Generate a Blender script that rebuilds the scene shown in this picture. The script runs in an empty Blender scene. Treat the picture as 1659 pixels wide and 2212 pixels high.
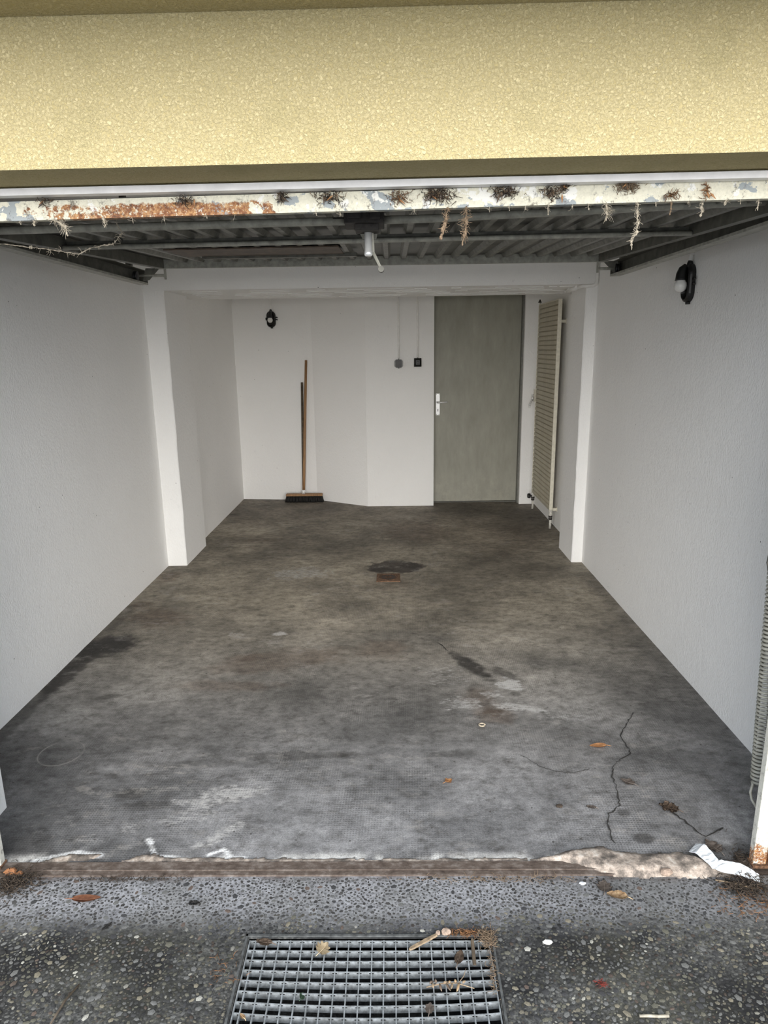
import bpy, bmesh, math, random
import numpy as np
from mathutils import Vector, Matrix
random.seed(7); np.random.seed(7)
SC = bpy.context.scene; COL = SC.collection
# ---------------------------------------------------------------- camera
cam = bpy.data.cameras.new('camera'); co = bpy.data.objects.new('camera', cam); COL.objects.link(co)
cam.sensor_fit = 'HORIZONTAL'; cam.sensor_width = 36; cam.lens = 36 * 1447.26 / 1659; cam.clip_start = 0.02
_r = Vector((0.99984213, 0.0116956, -0.01337635)); _d = Vector((-0.01023183, -0.23649627, -0.97157852)); _f = Vector((-0.01452665, 0.971562, -0.23633927))
co.matrix_world = Matrix(((_r.x, -_d.x, -_f.x, 0), (_r.y, -_d.y, -_f.y, 0), (_r.z, -_d.z, -_f.z, 1.6), (0, 0, 0, 1)))
SC.camera = co
# ---------------------------------------------------------------- world, sun, exposure
SKY = (0.80, 0.90, 1.03); SKY_S = 1.1
SUN_E = 3.9; SUN_ANGLE = 66; SUN_ELEV = 13; SUN_AZ = 3
w = bpy.data.worlds.new('sky'); SC.world = w; w.use_nodes = True
bg = w.node_tree.nodes['Background']; bg.inputs[0].default_value = (*SKY, 1); bg.inputs[1].default_value = SKY_S
sl = bpy.data.lights.new('hazy_sun', 'SUN'); so = bpy.data.objects.new('hazy_sun', sl); COL.objects.link(so)
sl.energy = SUN_E; sl.angle = math.radians(SUN_ANGLE); sl.color = (1.0, 0.95, 0.88)
so.location = (0, -8, 6)
so.rotation_euler = (math.radians(90 - SUN_ELEV), 0, math.radians(SUN_AZ))
SC.view_settings.view_transform = 'Standard'; SC.view_settings.look = 'None'
SC.view_settings.gamma = 1; SC.view_settings.use_curve_mapping = False; SC.view_settings.exposure = 1.05
SC.cycles.max_bounces = 24; SC.cycles.diffuse_bounces = 16

# ---------------------------------------------------------------- helpers
def S(r, g, b):
    f = lambda c: (c / 255 / 12.92) if c / 255 <= 0.04045 else ((c / 255 + 0.055) / 1.055) ** 2.4
    return (f(r), f(g), f(b), 1)
class NT:
    def __init__(s, name, rough=0.8, metal=0.0, spec=0.5):
        s.m = bpy.data.materials.new(name); s.m.use_nodes = True; s.t = s.m.node_tree
        s.b = s.t.nodes['Principled BSDF']; s.b.inputs['Roughness'].default_value = rough
        s.b.inputs['Metallic'].default_value = metal; s.b.inputs['Specular IOR Level'].default_value = spec
    def n(s, ty, **kw):
        x = s.t.nodes.new(ty)
        for k, v in kw.items(): setattr(x, k, v)
        return x
    def l(s, a, b): s.t.links.new(a, b)
    def set(s, node, i, v):
        if isinstance(v, bpy.types.NodeSocket): s.l(v, node.inputs[i])
        else: node.inputs[i].default_value = v
    def pos(s): return s.n('ShaderNodeNewGeometry').outputs['Position']
    def obj(s): return s.n('ShaderNodeTexCoord').outputs['Object']
    def mp(s, v, sc=(1, 1, 1), rot=(0, 0, 0), loc=(0, 0, 0)):
        x = s.n('ShaderNodeMapping'); s.set(x, 0, v); s.set(x, 1, loc); s.set(x, 2, rot); s.set(x, 3, sc); return x.outputs[0]
    def noise(s, v, sc, det=4, ro=0.6, dist=0.0):
        x = s.n('ShaderNodeTexNoise'); s.set(x, 'Vector', v); s.set(x, 'Scale', sc); s.set(x, 'Detail', det); s.set(x, 'Roughness', ro); s.set(x, 'Distortion', dist); return x.outputs[0]
    def vor(s, v, sc, out='Distance', feat='F1', rnd=1.0):
        x = s.n('ShaderNodeTexVoronoi', feature=feat); s.set(x, 'Vector', v); s.set(x, 'Scale', sc); s.set(x, 'Randomness', rnd); return x.outputs[out]
    def ramp(s, v, stops):
        x = s.n('ShaderNodeValToRGB'); s.set(x, 0, v); e = x.color_ramp.elements
        while len(e) < len(stops): e.new(0.5)
        for q, (p, c) in zip(e, stops):
            q.position = p; q.color = c if len(c) == 4 else (*c, 1)
        return x.outputs[0]
    def bw(s, v, a, b):
        K, Wh = (0, 0, 0, 1), (1, 1, 1, 1)
        return s.ramp(v, [(a, K), (b, Wh)] if a < b else [(b, Wh), (a, K)])
    def math(s, op, a, b=0.0, c=0.0):
        x = s.n('ShaderNodeMath', operation=op); s.set(x, 0, a); s.set(x, 1, b); s.set(x, 2, c); return x.outputs[0]
    def mix(s, f, a, b, mode='MIX'):
        x = s.n('ShaderNodeMix', data_type='RGBA', blend_type=mode); s.set(x, 0, f); s.set(x, 6, a); s.set(x, 7, b); return x.outputs[2]
    def sep(s, v):
        x = s.n('ShaderNodeSeparateXYZ'); s.set(x, 0, v); return x.outputs
    def rng(s, v, a, b):
        x = s.n('ShaderNodeMapRange', interpolation_type='SMOOTHSTEP'); s.set(x, 0, v); s.set(x, 1, a); s.set(x, 2, b); return x.outputs[0]
    def col(s, c): s.set(s.b, 'Base Color', c); return s
    def bump(s, h, dist=0.002, st=1.0):
        x = s.n('ShaderNodeBump'); s.set(x, 'Strength', st); s.set(x, 'Distance', dist); s.set(x, 'Height', h); s.l(x.outputs[0], s.b.inputs['Normal']); return s
def flat(name, c, rough=0.6, metal=0.0, var=0.12, sc=40, bump=0.0):
    m = NT(name, rough, metal); o = m.obj(); n = m.noise(o, sc, 5)
    d = tuple(max(0, x * (1 - var * 2)) for x in c[:3]) + (1,); e = tuple(min(1, x * (1 + var)) for x in c[:3]) + (1,)
    m.col(m.ramp(n, [(0.3, d), (0.7, e)]))
    if bump: m.bump(n, bump)
    return m.m

def box(bm, a, b, bev=0.0):
    (x0, y0, z0), (x1, y1, z1) = a, b
    v = [bm.verts.new(p) for p in ((x0, y0, z0), (x1, y0, z0), (x1, y1, z0), (x0, y1, z0), (x0, y0, z1), (x1, y0, z1), (x1, y1, z1), (x0, y1, z1))]
    fs = [bm.faces.new([v[i] for i in q]) for q in ((3, 2, 1, 0), (4, 5, 6, 7), (0, 1, 5, 4), (1, 2, 6, 5), (2, 3, 7, 6), (3, 0, 4, 7))]
    if bev:
        es = list({e for f in fs for e in f.edges})
        bmesh.ops.bevel(bm, geom=es, offset=bev, segments=2, affect='EDGES', profile=0.5)
def tube(bm, pts, r, n=8, cap=True):
    pts = [Vector(p) for p in pts]; rs = r if isinstance(r, (list, tuple)) else [r] * len(pts); rings = []; up = None
    for i, p in enumerate(pts):
        t = (pts[min(i + 1, len(pts) - 1)] - pts[max(i - 1, 0)]).normalized()
        if up is None:
            up = Vector((0, 0, 1)) if abs(t.z) < 0.9 else Vector((1, 0, 0))
        a = t.cross(up).normalized(); up = a.cross(t).normalized()
        rings.append([bm.verts.new(p + rs[i] * (math.cos(6.28318 * k / n) * a + math.sin(6.28318 * k / n) * up)) for k in range(n)])
    for A, B in zip(rings, rings[1:]):
        for k in range(n): bm.faces.new((A[k], A[(k + 1) % n], B[(k + 1) % n], B[k])).smooth = True
    if cap:
        bm.faces.new(rings[0][::-1]); bm.faces.new(rings[-1])
def loft(bm, rings, cap=True):
    R = [[bm.verts.new(p) for p in q] for q in rings]; n = len(R[0])
    for A, B in zip(R, R[1:]):
        for k in range(n): bm.faces.new((A[k], A[(k + 1) % n], B[(k + 1) % n], B[k]))
    if cap: bm.faces.new(R[0][::-1]); bm.faces.new(R[-1])
def lathe(bm, c, prof, axis='z', n=20):
    rings = []
    for r, h in prof:
        q = []
        for k in range(n):
            a = 6.28318 * k / n; u, v = r * math.cos(a), r * math.sin(a)
            q.append({'z': (c[0] + u, c[1] + v, c[2] + h), 'y': (c[0] + u, c[1] + h, c[2] - v), 'x': (c[0] + h, c[1] + u, c[2] + v)}[axis])
        rings.append(q)
    loft(bm, rings)
def prism(bm, poly, d0, d1, axis='y'):
    f = {'y': lambda a, b, d: (a, d, b), 'x': lambda a, b, d: (d, a, b), 'z': lambda a, b, d: (a, b, d)}[axis]
    loft(bm, [[f(a, b, d0) for a, b in poly], [f(a, b, d1) for a, b in poly]])
def mesh(name, bm, mat, smooth=False):
    bmesh.ops.recalc_face_normals(bm, faces=bm.faces)
    me = bpy.data.meshes.new(name); bm.to_mesh(me); bm.free()
    for m in (mat if isinstance(mat, (list, tuple)) else [mat]): me.materials.append(m)
    if smooth: me.polygons.foreach_set('use_smooth', [True] * len(me.polygons))
    return me
def put(name, me, parent=None, loc=None, rot=None):
    o = bpy.data.objects.new(name, me); COL.objects.link(o)
    if parent: o.parent = parent; o.matrix_parent_inverse = Matrix.Translation(-parent.location) if parent.parent is None and parent.type == 'EMPTY' else Matrix()
    if loc: o.location = loc
    if rot: o.rotation_euler = rot
    return o
def part(name, bm, mat, parent=None, smooth=False): return put(name, mesh(name, bm, mat, smooth), parent)
def tag(o, label, cat, group=None):
    o['label'] = label; o['category'] = cat
    if group: o['group'] = group
    return o
def thing(name, label, cat, loc=(0, 0, 0), group=None):
    o = bpy.data.objects.new(name, None); COL.objects.link(o); o.location = loc; o.empty_display_size = 0.05
    return tag(o, label, cat, group)
def struct(name, bm, mat, label, cat):
    o = part(name, bm, mat); o['kind'] = 'structure'; o['label'] = label; o['category'] = cat; return o
def B(*boxes, bev=0.0):
    bm = bmesh.new()
    for a, b in boxes: box(bm, a, b, bev)
    return bm
def T(*tubes, n=8):
    bm = bmesh.new()
    for p, r in tubes: tube(bm, p, r, n)
    return bm

# ---------------------------------------------------------------- materials
def wall_mat(name, base):
    m = NT(name, 0.75, spec=0.3); p = m.pos()
    n1 = m.noise(p, 0.9, 3); n2 = m.noise(p, 14, 6, 0.65)
    c = m.ramp(n1, [(0.3, tuple(x * 0.95 for x in base[:3]) + (1,)), (0.7, base)])
    c = m.mix(m.bw(n2, 0.66, 0.8), c, tuple(x * 0.86 for x in base[:3]) + (1,))
    sp = m.vor(p, 9.0); c = m.mix(m.bw(sp, 0.035, 0.02), c, (0.12, 0.11, 0.1, 1))
    m.col(c)
    st = m.noise(m.mp(p, (150, 150, 60)), 1.0, 4, 0.6)
    h = m.math('ADD', st, m.math('MULTIPLY', m.noise(p, 25, 3), 0.8))
    return m.bump(h, 0.005, 0.75).m
WHITE = wall_mat('white_wall_paint', (0.90, 0.89, 0.87, 1))
def stucco():
    m = NT('yellow_stucco', 0.9, spec=0.2); p = m.pos()
    a = m.noise(p, 165, 3, 0.55, 0.8); b = m.noise(p, 60, 4, 0.6)
    h = m.math('ADD', m.bw(a, 0.38, 0.62), m.math('MULTIPLY', b, 0.7))
    c = m.ramp(a, [(0.32, (0.46, 0.38, 0.19, 1)), (0.45, (0.56, 0.475, 0.26, 1)), (0.7, (0.60, 0.515, 0.30, 1))])
    d = m.noise(p, 5, 5, 0.65); c = m.mix(m.bw(d, 0.56, 0.75), c, (0.46, 0.395, 0.21, 1))
    s = m.noise(p, 85, 2); c = m.mix(m.bw(s, 0.74, 0.8), c, (0.2, 0.16, 0.09, 1))
    return m.col(c).bump(h, 0.004, 0.8).m
YEL = stucco()
def floor_mat():
    m = NT('worn_concrete', 0.62, spec=0.35); p = m.pos()
    at = m.n('ShaderNodeAttribute', attribute_name='tone').outputs[0]
    n = m.noise(m.mp(p, (1, 1.35, 1)), 17, 10, 0.74); c = m.mix(1.0, at, m.ramp(n, [(0.32, (0.50, 0.49, 0.47, 1)), (0.5, (1, 1, 1, 1)), (0.68, (1.42, 1.42, 1.40, 1))]), 'MULTIPLY')
    f = m.noise(p, 260, 3, 0.6); c = m.mix(1.0, c, m.ramp(f, [(0.3, (0.66, 0.66, 0.66, 1)), (0.7, (1.3, 1.3, 1.3, 1))]), 'MULTIPLY')
    w1 = m.noise(m.mp(p, (1, 1.8, 1), loc=(4, 4, 0)), 8, 10, 0.78); w2 = m.noise(p, 1.6, 3); c = m.mix(m.math('MULTIPLY', m.math('MULTIPLY', m.bw(w1, 0.53, 0.63), m.bw(w2, 0.42, 0.62)), 0.55), c, (0.36, 0.34, 0.315, 1))
    k1 = m.noise(m.mp(p, (1, 1.6, 1), loc=(8, 1, 0)), 7, 10, 0.78); c = m.mix(m.math('MULTIPLY', m.bw(k1, 0.54, 0.66), 0.55), c, (0.05, 0.045, 0.04, 1))
    ef = m.n('ShaderNodeAttribute', attribute_name='eff').outputs[2]
    ff = m.noise(m.mp(p, (1, 2.2, 1)), 30, 10, 0.8); k = m.bw(m.math('ADD', ff, m.math('MULTIPLY_ADD', ef, 0.46, -0.28)), 0.40, 0.56)
    c = m.mix(m.math('MULTIPLY', k, m.math('MULTIPLY_ADD', ef, 0.6, 0.35)), c, (0.50, 0.49, 0.475, 1))
    sp = m.vor(p, 42); keep = m.noise(p, 3.1, 4)
    c = m.mix(m.math('MULTIPLY', m.bw(sp, 0.075, 0.03), m.bw(keep, 0.48, 0.6)), c, (0.45, 0.43, 0.4, 1))
    sd = m.vor(m.mp(p, loc=(3.3, 1.7, 0)), 17); c = m.mix(m.math('MULTIPLY', m.bw(sd, 0.09, 0.04), 0.75), c, (0.035, 0.03, 0.026, 1))
    # imprint of the floor's roller: a fine grid of dots that shows in patches
    x = m.sep(m.mp(p, rot=(0, 0, 0.03)))
    gx = m.math('SINE', m.math('MULTIPLY', x[0], 628)); gy = m.math('SINE', m.math('MULTIPLY', x[1], 628))
    g = m.math('MULTIPLY', m.math('MULTIPLY', m.math('ADD', gx, 1), m.math('ADD', gy, 1)), 0.25)
    pm = m.bw(m.noise(p, 1.7, 4), 0.44, 0.6)
    c = m.mix(m.math('MULTIPLY', m.math('MULTIPLY', g, pm), 0.5), c, (0.03, 0.03, 0.03, 1))
    # pale ring left by a bucket
    v = m.n('ShaderNodeVectorMath', operation='DISTANCE'); m.set(v, 0, p); m.set(v, 1, (-1.383, 2.437, 0))
    q = m.math('ABSOLUTE', m.math('SUBTRACT', v.outputs[1], 0.088))
    c = m.mix(m.math('MULTIPLY', m.bw(q, 0.0045, 0.0015), m.bw(m.noise(p, 9, 2), 0.3, 0.6)), c, (0.3, 0.29, 0.27, 1))
    h = m.math('SUBTRACT', m.math('ADD', m.math('MULTIPLY', n, 1.4), m.math('MULTIPLY', f, 0.6)), m.math('MULTIPLY', m.math('MULTIPLY', g, pm), 0.6))
    m.set(m.b, 'Roughness', 0.72)
    return m.col(c).bump(h, 0.0016, 0.7).m
FLOOR = floor_mat()
def drive_mat():
    m = NT('washed_concrete', 0.85, spec=0.3); p = m.pos(); x = m.sep(p)
    n = m.noise(p, 4.5, 5, 0.6); f = m.noise(p, 90, 6, 0.7)
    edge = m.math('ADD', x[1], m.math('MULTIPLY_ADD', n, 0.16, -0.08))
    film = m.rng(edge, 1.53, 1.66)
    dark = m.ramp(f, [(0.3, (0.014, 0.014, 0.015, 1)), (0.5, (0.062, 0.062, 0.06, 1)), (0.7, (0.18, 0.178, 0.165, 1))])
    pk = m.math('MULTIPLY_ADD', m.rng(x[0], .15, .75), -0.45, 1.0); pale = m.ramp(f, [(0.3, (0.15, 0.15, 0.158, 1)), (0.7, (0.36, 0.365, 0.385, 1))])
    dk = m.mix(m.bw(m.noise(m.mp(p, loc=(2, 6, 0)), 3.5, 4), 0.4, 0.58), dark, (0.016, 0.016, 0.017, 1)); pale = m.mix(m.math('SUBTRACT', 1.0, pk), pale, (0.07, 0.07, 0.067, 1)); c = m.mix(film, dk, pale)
    mo = m.math('MULTIPLY', m.bw(m.noise(p, 2.3, 4), 0.5, 0.62), 0.3); c = m.mix(mo, c, (0.085, 0.083, 0.06, 1))
    rust = m.math('MULTIPLY', m.rng(x[1], 1.735, 1.765), m.bw(m.noise(m.mp(p, (1, 3, 1)), 7, 5), 0.45, 0.62)); c = m.mix(m.math('MULTIPLY', rust, 0.8), c, (0.05, 0.028, 0.018, 1))
    v = m.vor(p, 60); h = m.math('ADD', m.math('MULTIPLY', v, -0.8), f)
    c = m.mix(m.rng(x[1], -1.2, -2.2), c, m.ramp(f, [(0.3, (0.27, 0.265, 0.255, 1)), (0.7, (0.36, 0.355, 0.34, 1))]))  # unseen far yard made paler, added to throw light up under the door
    return m.col(c).bump(h, 0.003, 0.8).m
DRIVE = drive_mat()
def peb_mat(name, c=None):
    m = NT(name, 0.7, spec=0.35); p = m.pos(); f = m.noise(p, 420, 4, 0.65)
    base = c if c else m.n('ShaderNodeAttribute', attribute_name='tone').outputs[0]
    return m.col(m.mix(1.0, base, m.ramp(f, [(0.3, (0.6, 0.6, 0.6, 1)), (0.7, (1.25, 1.25, 1.25, 1))]), 'MULTIPLY')).bump(f, 0.001, 0.5).m
PEB = peb_mat('pebble_mix')
PEBS = [peb_mat('pebble_' + k, c) for k, c in dict(tan=(.20, .18, .135, 1), grey=(.14, .14, .135, 1), dark=(.05, .05, .052, 1), pale=(.38, .37, .33, 1), olive=(.125, .12, .095, 1), brown=(.12, .09, .075, 1)).items()]
def rusty_paint(name, xr, zr, base=(0.74, 0.71, 0.58, 1), prim=True):
    """old cream enamel, grey-blue primer where it flaked, rust where it is gone"""
    m = NT(name, 0.6, spec=0.4); p = m.pos(); x = m.sep(p)
    n = m.noise(p, 18, 8, 0.72); f = m.noise(p, 110, 5, 0.7)
    c = m.ramp(f, [(0.3, tuple(q * 0.8 for q in base[:3]) + (1,)), (0.6, base)])
    if prim:
        pr = m.bw(m.noise(m.mp(p, (1, 1, 1.4), loc=(5, 0, 0)), 16, 4, 0.55), 0.585, 0.6); c = m.mix(pr, c, (0.33, 0.36, 0.37, 1))
        wh = m.bw(m.noise(m.mp(p, loc=(9, 2, 0)), 20, 5, 0.6), 0.6, 0.62); c = m.mix(wh, c, (0.8, 0.79, 0.74, 1))
    lw = m.noise(p, 26, 5, 0.7)
    zone = m.math('MULTIPLY', m.math('MULTIPLY', m.rng(m.math('MULTIPLY_ADD', lw, 0.9, m.math('ADD', x[0], -.45)), xr[0], xr[0] + 0.22), m.rng(m.math('MULTIPLY_ADD', lw, 0.5, m.math('ADD', x[0], -.25)), xr[1], xr[1] - 0.06)), m.rng(x[2], zr[1], zr[0]))
    k = m.bw(m.math('ADD', n, m.math('MULTIPLY_ADD', zone, 0.55, -0.36)), 0.48, 0.58)
    k = m.math('MULTIPLY', k, m.bw(m.math('ADD', m.noise(p, 170, 4, 0.7), m.math('MULTIPLY', m.noise(p, 9, 3), 0.5)), 0.60, 0.70))
    rc = m.ramp(f, [(0.3, (0.09, 0.035, 0.018, 1)), (0.47, (0.25, 0.10, 0.04, 1)), (0.62, (0.5, 0.28, 0.12, 1)), (0.74, (0.68, 0.5, 0.28, 1))])
    c = m.mix(k, c, rc)
    dk = m.bw(m.noise(m.mp(p, (1, 1, 0.8), loc=(1, 1, 1)), 34, 9, 0.82), 0.545, 0.63); c = m.mix(m.math('MULTIPLY', dk, 0.8), c, (0.06, 0.045, 0.035, 1))
    return m.col(c).bump(m.math('ADD', f, n), 0.003, 0.7).m
EDGE = rusty_paint('flaking_cream_paint', (-1.0, -0.31), (1.955, 1.985))
LEGM = rusty_paint('door_frame_paint', (0.9, 1.6), (0.02, 0.16), (0.66, 0.65, 0.58, 1), False)
STEEL = flat('olive_grey_steel', (0.13, 0.126, 0.104, 1), 0.5, 0.1, 0.25, 22)
SHEET = flat('dark_sheet_steel', (0.062, 0.059, 0.049, 1), 0.45, 0.1, 0.35, 9)
RIB = flat('rib_steel', (0.17, 0.165, 0.14, 1), 0.45, 0.05, 0.25, 25)
RAILM = flat('guide_rail_steel', (0.36, 0.35, 0.30, 1), 0.5, 0.0, 0.2, 30)
BROWN = flat('stained_plate', (0.11, 0.075, 0.05, 1), 0.6, 0.1, 0.3, 30)
CHROME = flat('worn_chrome', (0.85, 0.85, 0.84, 1), 0.22, 0.5, 0.04, 30)
ALU = flat('brushed_aluminium', (0.83, 0.83, 0.82, 1), 0.4, 0.35, 0.05, 30)
BLACK = flat('black_bakelite', (0.008, 0.008, 0.008, 1), 0.42, 0, 0.1, 40)
GREYP = flat('grey_plastic', (0.10, 0.10, 0.10, 1), 0.55, 0, 0.1, 40)
OPAL = flat('opal_glass', (0.78, 0.77, 0.74, 1), 0.2, 0, 0.02, 10)
STRIPW = flat('pale_frame_paint', (0.86, 0.85, 0.86, 1), 0.45, 0, 0.06, 20)
CONDUIT = flat('painted_conduit', (0.88, 0.87, 0.84, 1), 0.6, 0, 0.04, 30)
RADM = flat('cream_radiator_enamel', (0.50, 0.455, 0.35, 1), 0.45, 0, 0.07, 20)
RADE = flat('cream_radiator_edge', (0.72, 0.68, 0.56, 1), 0.45, 0, 0.08, 40)
PIPEM = flat('worn_white_pipe', (0.62, 0.6, 0.54, 1), 0.6, 0, 0.25, 60)
IRON = flat('dark_iron', (0.035, 0.03, 0.027, 1), 0.6, 0.3, 0.3, 60)
RUST = flat('rust', (0.17, 0.09, 0.05, 1), 0.9, 0.1, 0.4, 90, 0.002)
DRAINM = flat('rusty_drain_iron', (0.15, 0.085, 0.048, 1), 0.85, 0.1, 0.35, 60, 0.001)
GALV = NT('galvanised_steel', 0.5, 0.55); _p = GALV.pos(); GALV.col(GALV.ramp(GALV.noise(_p, 70, 6, 0.7), [(0.3, (0.2, 0.21, 0.21, 1)), (0.55, (0.42, 0.45, 0.47, 1)), (0.75, (0.62, 0.66, 0.7, 1))])); GALV = GALV.m
GFRAME = flat('dirty_galvanised_angle', (0.13, 0.135, 0.135, 1), 0.6, 0.4, 0.3, 60)
PIT = flat('dark_pit_concrete', (0.012, 0.013, 0.013, 1), 0.8, 0, 0.3, 30)  # near-black concrete for the pit under the grating
WOODL = NT('worn_broom_wood', 0.6); _p = WOODL.mp(WOODL.obj(), (60, 60, 6)); WOODL.col(WOODL.ramp(WOODL.noise(_p, 1, 6, 0.6), [(0.3, (0.20, 0.105, 0.045, 1)), (0.6, (0.36, 0.2, 0.09, 1)), (0.8, (0.42, 0.25, 0.12, 1))])); WOODL = WOODL.m
WOODD = flat('grey_weathered_wood', (0.10, 0.075, 0.05, 1), 0.7, 0, 0.3, 30)
SPLINT = flat('bleached_splinter', (0.3, 0.22, 0.14, 1), 0.8, 0, 0.3, 50)
BRIST = flat('black_bristle', (0.012, 0.011, 0.01, 1), 0.7, 0, 0.3, 60)
MORTAR = NT('crumbling_mortar', 0.95); _p = MORTAR.pos(); _n = MORTAR.noise(_p, 22, 8, 0.7); MORTAR.col(MORTAR.ramp(_n, [(0.3, (0.05, 0.044, 0.038, 1)), (0.45, (0.16, 0.135, 0.115, 1)), (0.55, (0.36, 0.30, 0.25, 1)), (0.7, (0.58, 0.54, 0.49, 1))])).bump(_n, 0.006, 0.8); MORTAR = MORTAR.m
SILLM = NT('rusty_sill_concrete', 0.85); _p = SILLM.pos(); _n = SILLM.noise(SILLM.mp(_p, (1, 1.6, 1)), 24, 10, 0.75); SILLM.col(SILLM.ramp(_n, [(0.3, (0.035, 0.022, 0.016, 1)), (0.5, (0.10, 0.075, 0.06, 1)), (0.68, (0.21, 0.18, 0.16, 1))])).bump(_n, 0.003, 0.7); SILLM = SILLM.m
PLAST = flat('dirty_white_strip', (0.7, 0.73, 0.76, 1), 0.5, 0, 0.12, 60, 0.001)
CRACKM = flat('crack_dirt', (0.03, 0.028, 0.025, 1), 0.95, 0, 0.3, 80)
WEB = flat('dusty_cobweb', (0.42, 0.37, 0.29, 1), 0.95, 0, 0.25, 200)
WEBD = flat('brown_cobweb_debris', (0.24, 0.17, 0.11, 1), 0.95, 0, 0.35, 200)
DIRT = flat('dark_plant_dirt', (0.07, 0.05, 0.035, 1), 0.95, 0, 0.5, 120)
NEEDLE = flat('dry_needles', (0.25, 0.12, 0.05, 1), 0.9, 0, 0.4, 90)
BRICKM = flat('orange_brick', (0.45, 0.2, 0.09, 1), 0.95, 0, 0.3, 60, 0.003)
PINK = flat('pinkish_stone', (0.36, 0.27, 0.21, 1), 0.95, 0, 0.25, 90, 0.002)
def leaf_mat(name, a, b):
    m = NT(name, 0.6); o = m.obj(); m.col(m.mix(m.bw(m.noise(o, 70, 5, 0.65), 0.35, 0.65), a, b)); return m.m
L_RED = leaf_mat('leaf_red_brown', (0.13, 0.05, 0.028, 1), (0.27, 0.11, 0.055, 1)); L_OR = leaf_mat('leaf_orange', (0.3, 0.14, 0.055, 1), (0.55, 0.29, 0.13, 1))
L_GR = leaf_mat('leaf_grey_brown', (0.1, 0.08, 0.068, 1), (0.2, 0.165, 0.14, 1)); L_TAN = leaf_mat('leaf_tan', (0.3, 0.18, 0.09, 1), (0.58, 0.42, 0.25, 1))
L_BEI = leaf_mat('leaf_beige', (0.36, 0.27, 0.16, 1), (0.55, 0.45, 0.3, 1)); L_GRN = leaf_mat('leaf_green', (0.02, 0.05, 0.025, 1), (0.045, 0.09, 0.045, 1))
L_BRN = leaf_mat('leaf_dull_brown', (0.075, 0.052, 0.036, 1), (0.17, 0.12, 0.085, 1)); L_DRK = leaf_mat('leaf_blackened', (0.015, 0.014, 0.013, 1), (0.045, 0.042, 0.04, 1))
def door_mat():
    m = NT('grey_door_paint', 0.5, spec=0.4); p = m.pos(); n = m.noise(m.mp(p, (2, 1, 0.6)), 5, 6, 0.65); f = m.noise(m.mp(p, (90, 1, 14)), 1, 4)
    c = m.ramp(n, [(0.3, (0.265, 0.258, 0.212, 1)), (0.6, (0.325, 0.318, 0.265, 1)), (0.8, (0.39, 0.38, 0.325, 1))])
    x = m.sep(p); low = m.math('MULTIPLY', m.rng(x[2], 0.42, 0.1), m.bw(m.noise(p, 9, 6, 0.7), 0.45, 0.65)); c = m.mix(m.math('MULTIPLY', low, 0.5), c, (0.42, 0.4, 0.33, 1))
    c = m.mix(m.bw(m.noise(m.mp(p, (1, 1, 3)), 30, 4, 0.7), 0.71, 0.76), c, (0.14, 0.135, 0.115, 1))
    return m.col(c).bump(f, 0.0006, 0.5).m
DOOR = door_mat()

# ---------------------------------------------------------------- structure: ground and floor
H = np.random.RandomState(3).rand(256, 256)
def vn(x, y, sx=0, sy=0):
    xi = np.floor(x).astype(int); yi = np.floor(y).astype(int); u = x - xi; v = y - yi; u = u * u * (3 - 2 * u); v = v * v * (3 - 2 * v)
    g = lambda a, b: H[(a + sx) % 256, (b + sy) % 256]
    return g(xi, yi) * (1 - u) * (1 - v) + g(xi + 1, yi) * u * (1 - v) + g(xi, yi + 1) * (1 - u) * v + g(xi + 1, yi + 1) * u * v
def fbm(x, y, s, o=5, k=0):
    t = 0; a = 0.5; n = 0
    for i in range(o):
        t = t + a * vn(x * s + 13.7 * i, y * s + 7.1 * i, 17 * i + k, 31 * i + k); n += a; a *= 0.55; s *= 2.03
    return t / n
def sst(a, b, v):
    t = np.clip((v - a) / (b - a), 0, 1); return t * t * (3 - 2 * t)
XL, XR, YF, YB = -1.74, 1.432, 1.80, 7.40
xs = np.arange(-1.80, 1.56, 0.0085); ys = [1.822]
while ys[-1] < YB: ys.append(ys[-1] + 0.0048 + 0.0030 * (ys[-1] - 1.8))
ys = np.array(ys); gx, gy = np.meshgrid(xs, ys); nx, ny = len(xs), len(ys)
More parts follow.
